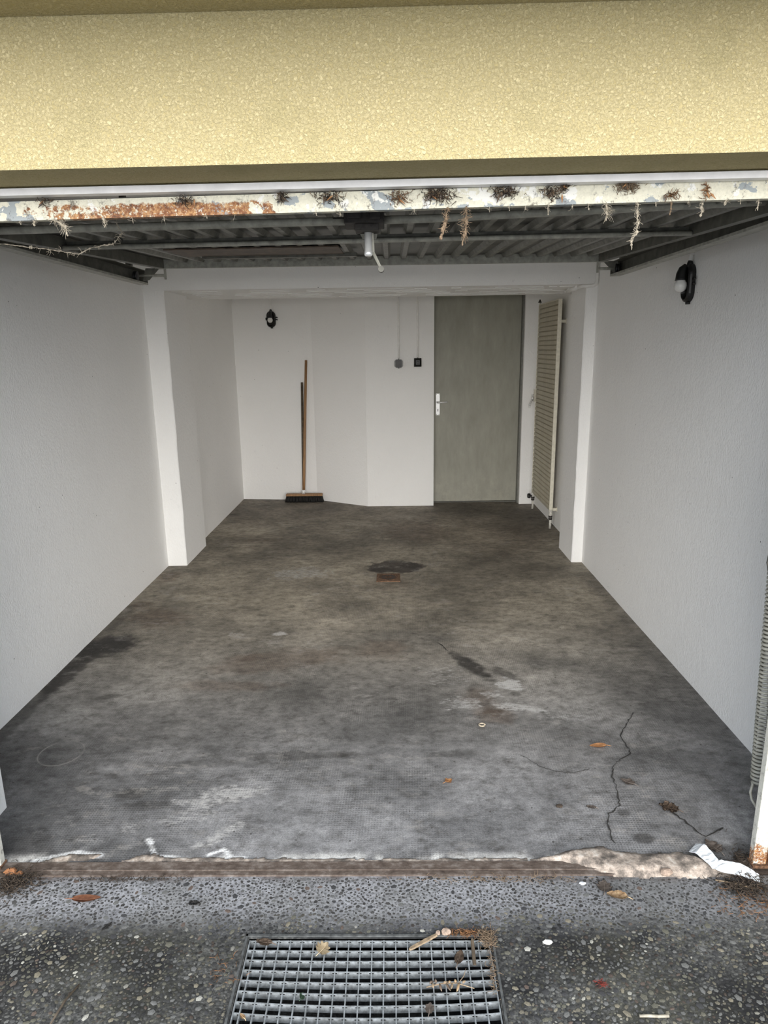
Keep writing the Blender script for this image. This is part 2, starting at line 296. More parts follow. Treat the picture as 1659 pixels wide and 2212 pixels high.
def floor_paint():
    x, y = gx, gy
    wx = x + 0.10 * (fbm(x, y, 5, 4, 5) - 0.5); wy = y + 0.16 * (fbm(x, y, 5, 4, 77) - 0.5)
    back = sst(2.0, 4.2, y)[..., None]; eff = np.zeros(x.shape)
    col = np.array([0.118, 0.117, 0.119]) * (1 - back) + np.array([0.150, 0.133, 0.106]) * back
    deep = sst(5.2, 6.8, y)[..., None]; col = col * (1 - deep) + np.array([0.120, 0.105, 0.086]) * deep
    n1 = fbm(wx, wy * 1.1, 1.5, 6, 11)[..., None]; col = col * (0.30 + 1.40 * n1); n2 = fbm(wx, wy * 1.3, 4.2, 6, 71)[..., None]; col = col * (0.50 + 1.0 * n2)
    streak = fbm(x * 0.9, y * 1.5, 6.0, 6, 41)[..., None]; col = col * (0.74 + 0.52 * streak)
    def blot(lst, rgb, soft=0.35, nz=0.75, freq=9, k=0):
        nonlocal col, eff
        for (cx, cy, rx, ry, rot, st) in lst:
            c, s = math.cos(rot), math.sin(rot); dx, dy = x - cx, y - cy
            d = np.sqrt(((c * dx + s * dy) / rx) ** 2 + ((-s * dx + c * dy) / ry) ** 2) + nz * (fbm(x, y * 1.5, freq, 5, k + int(cx * 37) % 60) - 0.5)
            mk = (1 - sst(1 - soft, 1 + soft, d))[..., None] * st
            if rgb is None: eff = np.maximum(eff, mk[..., 0]); continue
            col = col * (1 - mk) + np.array(rgb) * mk
    W = F = None
    blot([(-0.70, 4.70, .24, .15, 0, .55), (-.66, 3.62, .05, .03, 0, .7), (-.93, 3.6, .06, .04, 0, .45), (-.45, 3.45, .14, .10, 0, .35), (-.75, 3.85, .25, .06, 0, .25),
          (.25, 3.1, .12, .14, .4, .4), (.56, 3.0, .06, .07, .3, .75), (.31, 2.81, .09, .07, 0, .55), (.58, 2.77, .13, .04, -.2, .6), (.78, 2.69, .14, .035, -.1, .5), (.45, 2.9, .06, .04, 0, .55), (0.3, 4.3, .3, .1, 0, .2), (.7, 4.0, .35, .07, 0, .25), (-.2, 4.0, .5, .2, 0, .18)], W, .5, 1.6, 22, 3)
    blot([(-.66, 2.16, .15, .055, .25, .65), (-.72, 2.05, .15, .04, .3, .5), (-.60, 1.95, .10, .04, .8, .6), (-.93, 1.98, .06, .035, 0, .45), (-.35, 2.32, .35, .05, 0, .3), (-.6, 2.45, .3, .05, 0, .25), (.15, 2.25, .25, .10, 0, .3), (.35, 2.1, .2, .06, -.6, .3), (-1.05, 1.93, .06, .05, 0, .4), (0, 2.0, .35, .09, 0, .16), (.5, 2.55, .2, .05, .2, .25)], F, .55, 1.7, 22, 9)
    Dk = (0.019, 0.017, 0.015)
    blot([(-1.62, 3.46, .17, .13, .5, .97), (-1.69, 3.2, .06, .3, 0, .85), (-1.71, 2.75, .04, .45, 0, .6), (-1.71, 3.9, .05, .25, 0, .45), (.395, 3.19, .045, .17, .5, .93), (.55, 3.10, .035, .08, .6, .6), (.40, 2.86, .04, .10, .3, .4), (.44, 2.735, .045, .035, 0, .8), (.57, 2.90, .025, .02, 0, .6),
          (-1.0, 2.17, .06, .03, 0, .55), (-.9, 2.11, .09, .03, 0, .45), (-.75, 2.36, .25, .025, 0, .3), (-.42, 2.41, .28, .03, 0, .45), (.25, 2.42, .1, .03, 0, .35), (.83, 1.93, .035, .022, 0, .7), (.80, 2.06, .02, .02, 0, .6), (-1.38, 2.9, .06, .02, .3, .5), (-1.3, 2.65, .04, .02, 0, .35), (1.1, 1.86, .12, .05, 0, .6), (-1.26, 1.88, .12, .07, 0, .35), (-1.62, 2.3, .1, .3, 0, .4)], Dk, .3, .95, 24, 15)
    blot([(1.38, 3.2, .06, 1.2, 0, .3), (1.36, 2.5, .08, .3, 0, .3), (.0, 3.52, .25, .12, 0, .38), (.8, 3.2, .12, .09, 0, .3), (-.2, 3.0, .5, .18, 0, .25), (.1, 2.6, .5, .1, 0, .22), (-.9, 2.6, .5, .12, 0, .2), (1.0, 2.3, .4, .2, 0, .2)], (0.055, 0.053, 0.05), .5, 1.2, 5, 25)
    Br = (0.066, 0.046, 0.033)
    blot([(.2, 5.85, .28, .35, 0, .5), (-.6, 3.28, .35, .12, .2, .45), (-.8, 3.3, .08, .05, 0, .5), (-.85, 3.0, .25, .06, 0, .4), (-.06, 3.4, .14, .12, 0, .4), (-1.48, 3.88, .2, .13, -.5, .6), (-1.66, 4.66, .09, .11, 0, .55), (-1.66, 4.1, .07, .05, 0, .6), (.44, 2.72, .09, .07, 0, .5), (.4, 2.87, .08, .12, .2, .4), (-.04, 4.46, .16, .13, 0, .35), (0.9, 5.6, .4, .5, 0, .25), (-1.2, 5.6, .2, .05, 0, .5)], Br, .4, 1.1, 14, 33)
    blot([(.0, 4.83, .20, .15, 0, .88), (.13, 4.84, .10, .07, 0, .7), (-.1, 4.76, .10, .05, 0, .8)], (0.021, 0.017, 0.0145), .08, .7, 18, 44)
    ed = 1 - sst(0.0, 0.05, y - 1.822 - 0.03 * (fbm(x, y, 12, 4, 9) - .3)); wl = (sst(.56, .66, fbm(x, y * 0.6, 9, 5, 61)) * ed * .8)[..., None]
    col = col * (1 - wl) + np.array([.5, .49, .47]) * wl
    for (pts, wd) in (([(-.84, 1.93), (-.81, 1.885), (-.79, 1.855), (-.66, 1.838), (-.5, 1.845)], .010), ([(-.62, 1.86), (-.575, 1.885), (-.53, 1.84), (-.4, 1.835), (-.2, 1.835)], .007), ([(-1.18, 1.835), (-1.06, 1.87), (-.98, 1.86)], .014)):
        for (a, b), (c, d) in zip(pts, pts[1:]):
            t = np.clip(((x - a) * (c - a) + (y - b) * (d - b)) / ((c - a) ** 2 + (d - b) ** 2), 0, 1)
            q = np.hypot(x - a - t * (c - a), y - b - t * (d - b)) + .016 * (fbm(x, y, 28, 3, 3) - .5)
            mk = ((1 - sst(wd * .4, wd * 1.2, q)) * .8)[..., None]; col = col * (1 - mk) + np.array([.52, .52, .52]) * mk
    return np.clip(col * 1.62, .008, .8), eff
fc, eff = floor_paint()
v = np.zeros((nx * ny, 3)); v[:, 0] = gx.ravel(); v[:, 1] = gy.ravel()
v[:, 2] = ((fbm(gx, gy, 2, 4, 2) - .5) * 0.006 * sst(1.83, 2.0, gy)).ravel() - 0.003
i = (np.arange(ny - 1)[:, None] * nx + np.arange(nx - 1)[None]).ravel()
fa = np.stack([i, i + 1, i + nx + 1, i + nx], 1)
def np_mesh(name, v, f, mat, tone=None, smooth=True):
    me = bpy.data.meshes.new(name); k = f.shape[1]
    me.vertices.add(len(v)); me.vertices.foreach_set('co', np.ascontiguousarray(v, dtype=np.float32).ravel())
    me.loops.add(f.size); me.loops.foreach_set('vertex_index', np.ascontiguousarray(f, dtype=np.int32).ravel())
    me.polygons.add(len(f)); me.polygons.foreach_set('loop_start', np.arange(0, f.size, k, dtype=np.int32))
    me.update(calc_edges=True); me.polygons.foreach_set('use_smooth', np.full(len(f), smooth))
    if tone is not None:
        a = me.color_attributes.new('tone', 'FLOAT_COLOR', 'POINT'); a.data.foreach_set('color', np.concatenate([tone, np.ones((len(tone), 1))], 1).astype(np.float32).ravel())
    me.materials.append(mat); me.validate(); return me
fm = np_mesh('floor', v, fa, FLOOR, fc.reshape(-1, 3))
a = fm.attributes.new('eff', 'FLOAT', 'POINT'); a.data.foreach_set('value', eff.ravel().astype(np.float32))
floor = put('floor', fm); floor['kind'] = 'structure'; floor['label'] = 'worn stained grey concrete garage floor'; floor['category'] = 'floor'
part('slab', B(((-1.9, 1.78, -0.2), (1.7, 7.6, -0.012))), SILLM, floor)
# cracks and crumbling mortar of the floor's front edge
def ribbon(pts, wd, z=0.0016):
    bm = bmesh.new(); P = [Vector((x, y, 0)) for x, y in pts]; Q = []
    for a, b in zip(P, P[1:]):
        n = max(2, int((b - a).length / .012))
        for k in range(n): Q.append(a.lerp(b, k / n) + Vector((random.gauss(0, .0022), random.gauss(0, .0022), 0)))
    L = []
    for k, p in enumerate(Q):
        t = (Q[min(k + 1, len(Q) - 1)] - Q[max(k - 1, 0)]).normalized(); n = Vector((-t.y, t.x, 0)); ww = wd * random.uniform(.35, 1.2)
        L.append((bm.verts.new((p.x + n.x * ww, p.y + n.y * ww, z)), bm.verts.new((p.x - n.x * ww, p.y - n.y * ww, z))))
    for A, C in zip(L, L[1:]): bm.faces.new((A[0], A[1], C[1], C[0]))
    return bm
for pts, wd in (([(1.065, 2.718), (.99, 2.605), (.946, 2.535), (.951, 2.434), (.946, 2.408), (.892, 2.371), (.85, 2.326), (.826, 2.267), (.821, 2.197), (.798, 2.093), (.746, 2.049), (.725, 1.997), (.716, 1.919), (.721, 1.897)], .0026),
                ([(.50, 2.40), (.525, 2.374), (.562, 2.328), (.616, 2.289), (.685, 2.283), (.765, 2.311)], .0014), ([(.24, 3.47), (.26, 3.431), (.291, 3.343)], .0035), ([(.97, 2.06), (1.0, 1.99), (1.03, 1.93), (1.08, 1.96), (1.12, 1.98)], .004)):
    part('crack', ribbon(pts, wd), CRACKM, floor)
def rough_slab(poly, z0, h, mat, name, parent, amp=.006, step=.012, k=0):
    """low lumpy crust with a ragged outline"""
    P = np.array(poly); x0, y0 = P.min(0); x1, y1 = P.max(0)
    X, Yv = np.meshgrid(np.arange(x0 - .02, x1 + .03, step), np.arange(y0 - .02, y1 + .03, step))
    ins = np.zeros(X.shape, bool); d = np.full(X.shape, 9.)
    for (a, b), (c, e) in zip(P, np.roll(P, -1, 0)):
        cr = ((b > Yv) != (e > Yv)) & (X < (c - a) * (Yv - b) / (e - b + 1e-9) + a); ins ^= cr
        t = np.clip(((X - a) * (c - a) + (Yv - b) * (e - b)) / ((c - a) ** 2 + (e - b) ** 2), 0, 1); d = np.minimum(d, np.hypot(X - a - t * (c - a), Yv - b - t * (e - b)))
    sd = np.where(ins, d, -d) + .012 * (fbm(X, Yv, 25, 3, k) - .5)
    Z = z0 + h * sst(0, .03, sd) * (.55 + .9 * fbm(X, Yv, 20, 4, k + 7)) + np.where(sd > 0, amp * (fbm(X, Yv, 55, 3, k + 3) - .5), 0) - np.where(sd <= 0, .012, 0)
    ok = sd > -.014; m, n = X.shape
    V = np.stack([X.ravel(), Yv.ravel(), Z.ravel()], 1); q = (np.arange(m - 1)[:, None] * n + np.arange(n - 1)[None]).ravel(); F = np.stack([q, q + 1, q + n + 1, q + n], 1)
    F = F[ok.ravel()[F].all(1)]; u = np.unique(F); mp = np.full(len(V), -1); mp[u] = np.arange(len(u))
    return put(name, np_mesh(name, V[u], mp[F], mat), parent)
rough_slab([(.40, 1.83), (.48, 1.85), (.596, 1.883), (.674, 1.891), (.727, 1.87), (.814, 1.861), (.92, 1.865), (.985, 1.835), (1.03, 1.80), (1.06, 1.765), (.918, 1.757), (.777, 1.757), (.637, 1.768), (.575, 1.80), (.476, 1.818)], 0, .016, MORTAR, 'mortar_crust', floor, step=.007)
rough_slab([(-1.17, 1.826), (-1.06, 1.872), (-.97, 1.862), (-.99, 1.84), (-1.05, 1.83)], 0, .007, MORTAR, 'mortar_crust', floor, step=.008, k=20)
rough_slab([(-.9, 1.835), (-.8, 1.87), (-.74, 1.848), (-.5, 1.846), (-.2, 1.842), (.1, 1.838), (.42, 1.845), (.42, 1.826), (-.5, 1.824), (-.9, 1.824)], 0, .005, MORTAR, 'mortar_crust', floor, step=.007, k=33)
struct('trim_1', B(((-1.30, 1.768, -.05), (1.115, 1.79, .002)), ((-1.30, 1.79, -.05), (1.115, 1.822, .004)), ((-1.27, 1.787, 0), (1.10, 1.7915, .0048))), SILLM, 'rusty brown threshold strip along the front edge of the garage floor', 'threshold')

# driveway with the pit of the grating left open, cast-in pebbles
GX0, GX1, GY0, GY1 = -.418, .256, .93, 1.541
def drive_bm():
    bm = bmesh.new()
    for a, b in (((-14, -30), (GX0, 1.768)), ((GX1, -30), (14, 1.768)), ((GX0, GY1), (GX1, 1.768)), ((GX0, -30), (GX1, GY0))):
        box(bm, (a[0], a[1], -.3), (b[0], b[1], -.004))
    return bm
drive = struct('driveway', drive_bm(), DRIVE, 'washed aggregate driveway slab in front of the garage', 'driveway')
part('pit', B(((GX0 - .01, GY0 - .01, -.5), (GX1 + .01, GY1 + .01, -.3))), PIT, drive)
ico = bmesh.new(); bmesh.ops.create_icosphere(ico, subdivisions=1, radius=1)
bmesh.ops.delete(ico, geom=[q for q in ico.verts if q.co.z < -.3], context='VERTS')
IV = np.array([q.co[:] for q in ico.verts]); IF = np.array([[q.index for q in f.verts] for f in ico.faces]); ico.free()
PX0, PX1, PY0, PY1 = -1.33, 1.33, 1.06, 1.762
cell = .03; grid = {}
pebbles = []
def try_peb(r):
    x, y = random.uniform(PX0, PX1), random.uniform(PY0, PY1)
    if GX0 - .012 - r < x < GX1 + .012 + r and y < GY1 + .012 + r: return
    i, j = int(x / cell + 999), int(y / cell + 999)
    for a in (-1, 0, 1):
        for b in (-1, 0, 1):
            for (u, v_, s) in grid.get((i + a, j + b), ()):
                if (u - x) ** 2 + (v_ - y) ** 2 < ((s + r) * .80) ** 2: return
    grid.setdefault((i, j), []).append((x, y, r)); pebbles.append((x, y, r))
for n, lo, hi in ((1000, .0075, .0115), (16000, .0054, .0078), (34000, .0036, .0054), (30000, .0022, .0036)):
    for _ in range(n): try_peb(random.uniform(lo, hi))
def film_at(x, y): return float(sst(1.53, 1.66, np.array(y + .16 * (float(fbm(np.array(x), np.array(y), 4.5, 3, 8)) - .5))))
PAL = [((.17, .155, .12), 5), ((.125, .125, .12), 10), ((.06, .06, .06), 9), ((.33, .32, .28), 1.0), ((.11, .107, .085), 8), ((.09, .07, .058), 2.5)]
def pebble_xf(x, y, r):
    fl = film_at(x, y); as_ = random.uniform(.55, .95); th = random.gauss(0.1, .8)
    return (r * random.uniform(1.0, 1.25), r * as_, r * random.uniform(.28, .5) * (1 - .55 * fl)), th, -.004 - r * (.06 + .02 * fl), fl
visible = lambda x, y: abs(x + .08 * 0) < (y * .972 + .378) * .573 and y > 1.29
big = sorted([p for p in pebbles if visible(p[0], p[1])], key=lambda p: -p[2] / (p[1] + .4))[:300]; bs = set(big)
tm = []
for q in range(4):
    vv = IV * (1 + .16 * (np.random.rand(len(IV), 1) - .5)); tm.append(vv)
PM = {(q, k): np_mesh('pebble', tm[q], IF, PEBS[k]) for q in range(4) for k in range(6)}
for (x, y, r) in big:
    sc, th, z, fl = pebble_xf(x, y, r)
    k = random.choices(range(6), [c[1] for c in PAL])[0] if fl < .5 else random.choice((1, 2, 2, 5))
    o = put('pebble', PM[(random.randrange(4), k)], drive, (x, y, z), (0, 0, th)); o.scale = sc
VV, FF, CC = [], [], []; off = 0
for p in pebbles:
    if p in bs: continue
    sc, th, z, fl = pebble_xf(*p); c, s = math.cos(th), math.sin(th)
    q = tm[random.randrange(4)] * np.array(sc); q = np.stack([q[:, 0] * c - q[:, 1] * s + p[0], q[:, 0] * s + q[:, 1] * c + p[1], q[:, 2] + z], 1)
    VV.append(q); FF.append(IF + off); off += len(q)
    t = np.array(random.choices([c_[0] for c_ in PAL], [c_[1] for c_ in PAL])[0]) * random.uniform(.4, 1.3) * (.35 + 1.25 * float(fbm(np.array(p[0]), np.array(p[1]), 4.5, 4, 90)))
    if fl > .3: t = t * (1 - fl) + np.array(random.choice([(.055, .052, .05), (.075, .073, .072), (.12, .12, .12), (.04, .038, .037)])) * fl
    CC.append(np.tile(t, (len(q), 1)))
o = put('pebbles', np_mesh('pebbles', np.concatenate(VV), np.concatenate(FF), PEB, np.concatenate(CC)), drive); o['kind'] = 'stuff'

# ---------------------------------------------------------------- structure: facade and room
def facade():
    bm = bmesh.new()
    lo = lambda x: 2.007 + .006 * x
    loft(bm, [[(-4, 1.635, lo(-4)), (4, 1.635, lo(4)), (4, 1.82, lo(4) + .004), (-4, 1.82, lo(-4) + .004)], [(-4, 1.635, 2.6), (4, 1.635, 2.6), (4, 1.82, 2.6), (-4, 1.82, 2.6)]])
    box(bm, (-4, 1.635, -.1), (-1.345, 1.80, 2.03)); box(bm, (1.195, 1.635, -.1), (4, 1.80, 2.05))
    return bm
struct('wall_front', facade(), YEL, 'yellow stuccoed lintel and piers around the garage opening', 'wall')
def soffit():
    bm = bmesh.new(); loft(bm, [[(x, 1.12, 2.305 + .0045 * x), (x, 1.634, 2.305 + .0045 * x), (x, 1.634, 2.62), (x, 1.12, 2.62)] for x in (-4, 4)]); return bm
struct('trim_2', soffit(), YEL, 'underside of the yellow stuccoed overhang above the lintel', 'overhang')
struct('wall_left', B(((-1.95, 1.80, -.1), (XL, 5.0, 2.5)), ((-1.95, 5.0, -.1), (-1.668, 7.5, 2.5)), ((XL, 1.80, -.1), (-1.42, 2.10, 2.42))), WHITE, 'white painted wall on the left with a short front return', 'wall')
struct('wall_right', B(((XR, 1.80, -.1), (1.65, 5.0, 2.5)), ((1.475, 5.0, -.1), (1.65, 7.5, 2.5)), ((1.27, 1.80, -.1), (XR, 2.02, 2.42))), WHITE, 'white painted wall on the right', 'wall')
def pil(x0, x1, y1, seed):
    bm = bmesh.new(); random.seed(seed); rings = []
    s = -1 if x1 > 0 else 1; xi = x1 if s == 1 else x0; xo = x0 if s == 1 else x1
    for k in range(31):
        z = -.02 + 2.045 * k / 30; j = random.uniform(-.002, .0025)
        rings.append([(xo, 4.902, z), (xi + j - s * .006, 4.902, z), (xi + j, 4.908, z), (xi, y1, z), (xo, y1, z)])
    loft(bm, rings); return bm
struct('trim_3', pil(-1.76, -1.595, 5.44, 4), WHITE, 'white pillar on the left carrying the ceiling beam', 'pillar')
struct('trim_4', pil(1.352, 1.49, 5.29, 5), WHITE, 'white pillar on the right carrying the ceiling beam', 'pillar')
random.seed(11)
beam = struct('trim_5', B(((-1.80, 4.892, 2.018), (1.50, 5.80, 2.5))), WHITE, 'white concrete beam across the ceiling between the pillars', 'beam')
for y in (5.02, 5.14, 5.27, 5.39, 5.52, 5.64):
    bm = bmesh.new(); x = -1.5
    while x < 1.25:
        l = random.uniform(.05, .5); yy = y + random.uniform(-.006, .006)
        box(bm, (x, yy, 2.014), (x + l, yy + .005, 2.0185)); x += l + random.uniform(.0, .25)
    part('board_ridge', bm, WHITE, beam)
struct('ceiling', B(((-1.95, 1.80, 2.46), (1.65, 7.6, 2.6)), ((-1.74, 1.82, 2.06), (1.43, 1.90, 2.47))), WHITE, 'white garage ceiling above the open door', 'ceiling')
bw_ = bmesh.new()
prism(bw_, [(-1.70, 7.279), (-.837, 7.19), (-.269, 6.852), (.417, 6.846), (.417, 7.0), (.417, 7.5), (-1.70, 7.5)], -.1, 2.5, 'z')
box(bw_, (1.317, 6.885, -.1), (1.50, 7.5, 2.5)); box(bw_, (.417, 6.86, 2.13), (1.317, 7.5, 2.5)); box(bw_, (.417, 7.05, -.1), (1.317, 7.5, 2.14))
wb = struct('wall_back', bw_, WHITE, 'white back wall with a slanted middle section and the door recess', 'wall')
# inner door
d1 = struct('door_1', B(((.424, 6.99, .012), (1.30, 7.04, 2.125)), bev=.003), DOOR, 'grey steel door in the back wall', 'door')
part('door_frame', B(((.417, 6.975, 0), (.4235, 7.045, 2.13)), ((1.300, 6.93, 0), (1.317, 7.045, 2.13)), ((.4235, 6.985, 0), (1.30, 7.045, .008))), flat('grey_frame_paint', (.16, .16, .14, 1), .5), d1)
hp = part('handle_plate', B(((.445, 6.984, .926), (.487, 6.9899, 1.148)), bev=.002), ALU, d1)
hb = T(([(.459, 6.986, 1.060), (.459, 6.955, 1.060)], .009), ([(.459, 6.955, 1.060), (.466, 6.945, 1.060), (.50, 6.943, 1.061), (.562, 6.943, 1.063)], [.009, .0095, .0085, .0085]), n=12)
part('lever', hb, ALU, hp)
part('keyhole', B(((.463, 6.9825, .965), (.471, 6.9845, .992)), bev=.0005), BLACK, hp)
for x, z in ((.453, .935), (.478, .935), (.452, 1.139), (.479, 1.139)):
    bm = bmesh.new(); lathe(bm, (x, 6.984, z), [(.0035, 0), (.003, -.0012)], 'y', 8); part('screw', bm, STEEL, hp)

# ---------------------------------------------------------------- the open up-and-over door
def dz(x, y):                                   # underside of the door's frame: slopes to the front, slightly twisted
    t = (y - 1.83) / 1.92; return 1.943 + .087 * t + .012 * x * (1 - t)
DX0, DX1, DY0, DY1 = -1.235, 1.12, 1.832, 3.76
door = thing('garage_door', 'open up-and-over steel garage door hanging under the ceiling, ribbed underside', 'garage door', (-.06, 2.8, 1.98))
def bar(x0, x1, y0, y1, zl, zh, seg=12, fz=None):
    """a bar lying in the door's plane, zl..zh above its underside"""
    bm = bmesh.new(); f = fz or (lambda x, y: 0); rings = []
    long_x = (x1 - x0) > (y1 - y0)
    for k in range(seg + 1):
        t = k / seg
        if long_x:
            x = x0 + (x1 - x0) * t; q = [(x, y0, zl), (x, y1, zl), (x, y1, zh), (x, y0, zh)]
        else:
            y = y0 + (y1 - y0) * t; q = [(x0, y, zl), (x1, y, zl), (x1, y, zh), (x0, y, zh)]
        rings.append([(a, b, dz(a, b) + c + f(a, b)) for a, b, c in q])
    loft(bm, rings); return bm
part('sheet', bar(DX0 + .004, DX1 - .004, DY0 + .01, DY1 - .004, .046, .049), SHEET, door)
br = bar(DX0, DX1, DY0, DY0 + .03, 0, .0455, 40); part('bottom_rail', br, EDGE, door)['label'] = 'door edge in flaking cream paint with rust'
part('top_rail', bar(DX0, DX1, DY1 - .03, DY1, 0, .045), RAILM, door)
for x in (DX0, DX1 - .035): part('side_rail', bar(x, x + .035, DY0 + .03, DY1 - .03, 0, .045), STEEL, door)
def rib(x):
    bm = bmesh.new(); rings = []
    for y in (DY0 + .032, 2.7, DY1 - .032):
        z = dz(x, y); rings.append([(x - .020, y, z + .0459), (x - .010, y, z + .028), (x + .010, y, z + .028), (x + .020, y, z + .0459)])
    loft(bm, rings); return bm
k = -14
while .065 + .0885 * k < 1.06:
    x = .065 + .0885 * k; k += 1
    if x > -1.17: part('rib', rib(x), RIB, door)
up1 = lambda x, y: .022 * max(0, x - .1)
def tbar(x0, x1, y):
    bm = bmesh.new(); P = [(x0 + (x1 - x0) * t / 8, y, dz(x0 + (x1 - x0) * t / 8, y) + .012 + up1(x0 + (x1 - x0) * t / 8, y)) for t in range(9)]; tube(bm, P, .0115, 10); return bm
part('cross_bar', tbar(DX0 + .01, -.135, 2.11), RAILM, door); part('cross_bar', tbar(-.02, DX1 - .01, 2.11), RAILM, door)
bm = bmesh.new(); tube(bm, [(x, 2.597, dz(x, 2.597) + .006) for x in (DX0 + .036, -.6, -.05, .5, DX1 - .036)], .0085, 10); part('angle_lip', bm, RAILM, door)
b2 = bar(DX0 + .036, DX1 - .036, 2.60, 2.622, 0, .004, 10)
part('angle_bar', b2, RAILM, door); part('angle_web', bar(DX0 + .036, DX1 - .036, 2.622, 2.626, .0, .030, 10), STEEL, door)  # flange in paler steel than its web: the lit look is in the colour
part('stiffener_plate', bar(-.95, -.22, 2.96, 3.30, .022, .0275, 6), BROWN, door); part('stiffener_lip', bar(-.88, -.16, 3.30, 3.345, .012, .0275, 6), STEEL, door)
# lock in the middle with its chrome grip and crank
lk = part('lock_case', B(((-.135, 2.07, 1.955), (-.02, 2.19, 1.985)), ((-.105, 2.09, 1.938), (-.035, 2.16, 1.956)), ((-.17, 2.10, 1.962), (.02, 2.118, 1.974)), ((-.125, 2.055, 1.965), (-.085, 2.075, 2.0)), ((-.06, 2.05, 1.962), (-.03, 2.075, 1.99)), bev=.002), IRON, door)
bm = bmesh.new(); prism(bm, [(-.1, 1.955), (-.035, 1.955), (-.045, 1.922), (-.085, 1.922)], 2.16, 2.168); part('lock_plate', bm, STEEL, lk)
bm = bmesh.new(); lathe(bm, (-.068, 2.14, 1.884), [(.010, -.012), (.0125, -.008), (.0125, .0), (.0115, .002), (.0115, .062)], 'z', 16); part('grip', bm, CHROME, lk, True)
bm = bmesh.new(); A = Vector((-.056, 2.15, 1.935)); loft(bm, [[(-.060, 2.146, 1.94), (-.052, 2.146, 1.94), (-.052, 2.166, 1.94), (-.060, 2.166, 1.94)], [(-.060, 2.146, 1.885), (-.050, 2.146, 1.885), (-.050, 2.166, 1.885), (-.060, 2.166, 1.885)], [(-.036, 2.17, 1.842), (-.026, 2.17, 1.838), (-.026, 2.19, 1.838), (-.036, 2.19, 1.842)]]); part('crank', bm, RAILM, lk)
bm = bmesh.new(); lathe(bm, (-.031, 2.165, 1.838), [(.009, 0), (.009, .026)], 'y', 12); part('crank_pivot', bm, STEEL, lk)
random.seed(21)
# rollers on their brackets, running in the guide rails
for s, xe, xr in ((-1, DX0, -1.345), (1, DX1, 1.172)):
    xin = xe - s * .02; y = DY1 + .012
    bk = part('corner_bracket', B(((min(xin, xin - s * .012), y - .006, 1.978), (max(xin, xin - s * .012), y + .0, 2.045)), ((min(xe - s * .03, xe + s * .025), y - .012, 2.03), (max(xe - s * .03, xe + s * .025), y, 2.06)), bev=.001), RAILM, door)
    bm = bmesh.new(); tube(bm, [(xin - s * .004, y - .004, 1.998), (xr + s * .005, y - .004, 1.998)], .0075, 10); part('axle', bm, RAILM, bk)
    bm = bmesh.new(); prism(bm, [(xe - s * .0, 2.035), (xe + s * .075, 2.035), (xe + s * .095, 1.972), (xe + s * .06, 1.975)][::s], y - .010, y - .006); part('gusset', bm, STEEL, bk)
    bm = bmesh.new(); xw = xr + s * .022; lathe(bm, (xw - .009, y - .004, 1.998), [(.010, -.001), (.024, 0), (.026, .004), (.022, .009), (.026, .014), (.024, .018), (.010, .019)], 'x', 20); part('roller', bm, BLACK, bk)

def rail(x0, x1, ye, label):
    """x0 is the web side"""
    g = thing('guide_rail', label, 'rail', ((x0 + x1) / 2, 2.9, 1.965), 'guide rails of the garage door')
    a, b = min(x0, x1), max(x0, x1); s = 1 if x1 > x0 else -1
    y0 = 1.862
    part('web', B(((min(x0, x0 + s * .003), y0, 1.965), (max(x0, x0 + s * .003), ye, 2.035))), STEEL, g)
    part('bottom_flange', B(((a, y0, 1.962), (b, ye, 1.965)), ((min(x1, x1 - s * .003), y0, 1.965), (max(x1, x1 - s * .003), ye, 1.972))), RAILM, g)
    part('top_flange', B(((a, y0, 2.032), (b, ye, 2.035))), STEEL, g)
    part('end_plate', B(((a, ye, 1.962), (b, ye + .003, 2.035))), STEEL, g)
    for y in (2.4, 3.7): part('hanger', B(((x0 + s * .003, y, 2.0352), (x0 + s * .03, y + .03, 2.455))), STEEL, g)
    return g
rail(-1.395, -1.345, 3.88, 'grey steel guide rail of the garage door along the left wall')
rail(1.222, 1.172, 3.80, 'grey steel guide rail of the garage door along the right wall')

# steel frame around the opening
fr = thing('door_frame', 'pale steel frame of the garage opening with rusty feet', 'door frame', (-.08, 1.82, 0))
for s, x in ((-1, -1.268), (1, 1.118)):
    r = lambda p, q: (min(x + s * p, x + s * q), max(x + s * p, x + s * q))
    a, b = r(0, .042); c, d = r(.042, .050); e, f = r(.050, .080)
    bm = B(((a, 1.80, .004), (b, 1.826, 1.99)), ((c, 1.815, .004), (d, 1.826, 1.99)), ((e, 1.795, .004), (f, 1.826, 1.99)), bev=.0025)
    lg = part('post', bm, LEGM, fr)
    part('foot', B((((r(-.004, .086)[0]), 1.790, 0), (r(-.004, .086)[1], 1.830, .010)), bev=.002), RUST, lg)
head = bmesh.new(); loft(head, [[(x, 1.80, 1.990 + .006 * x), (x, 1.828, 1.990 + .006 * x), (x, 1.828, 2.0065 + .006 * x), (x, 1.80, 2.0065 + .006 * x)] for x in (-1.345, 1.19)])
part('head', head, STRIPW, fr)
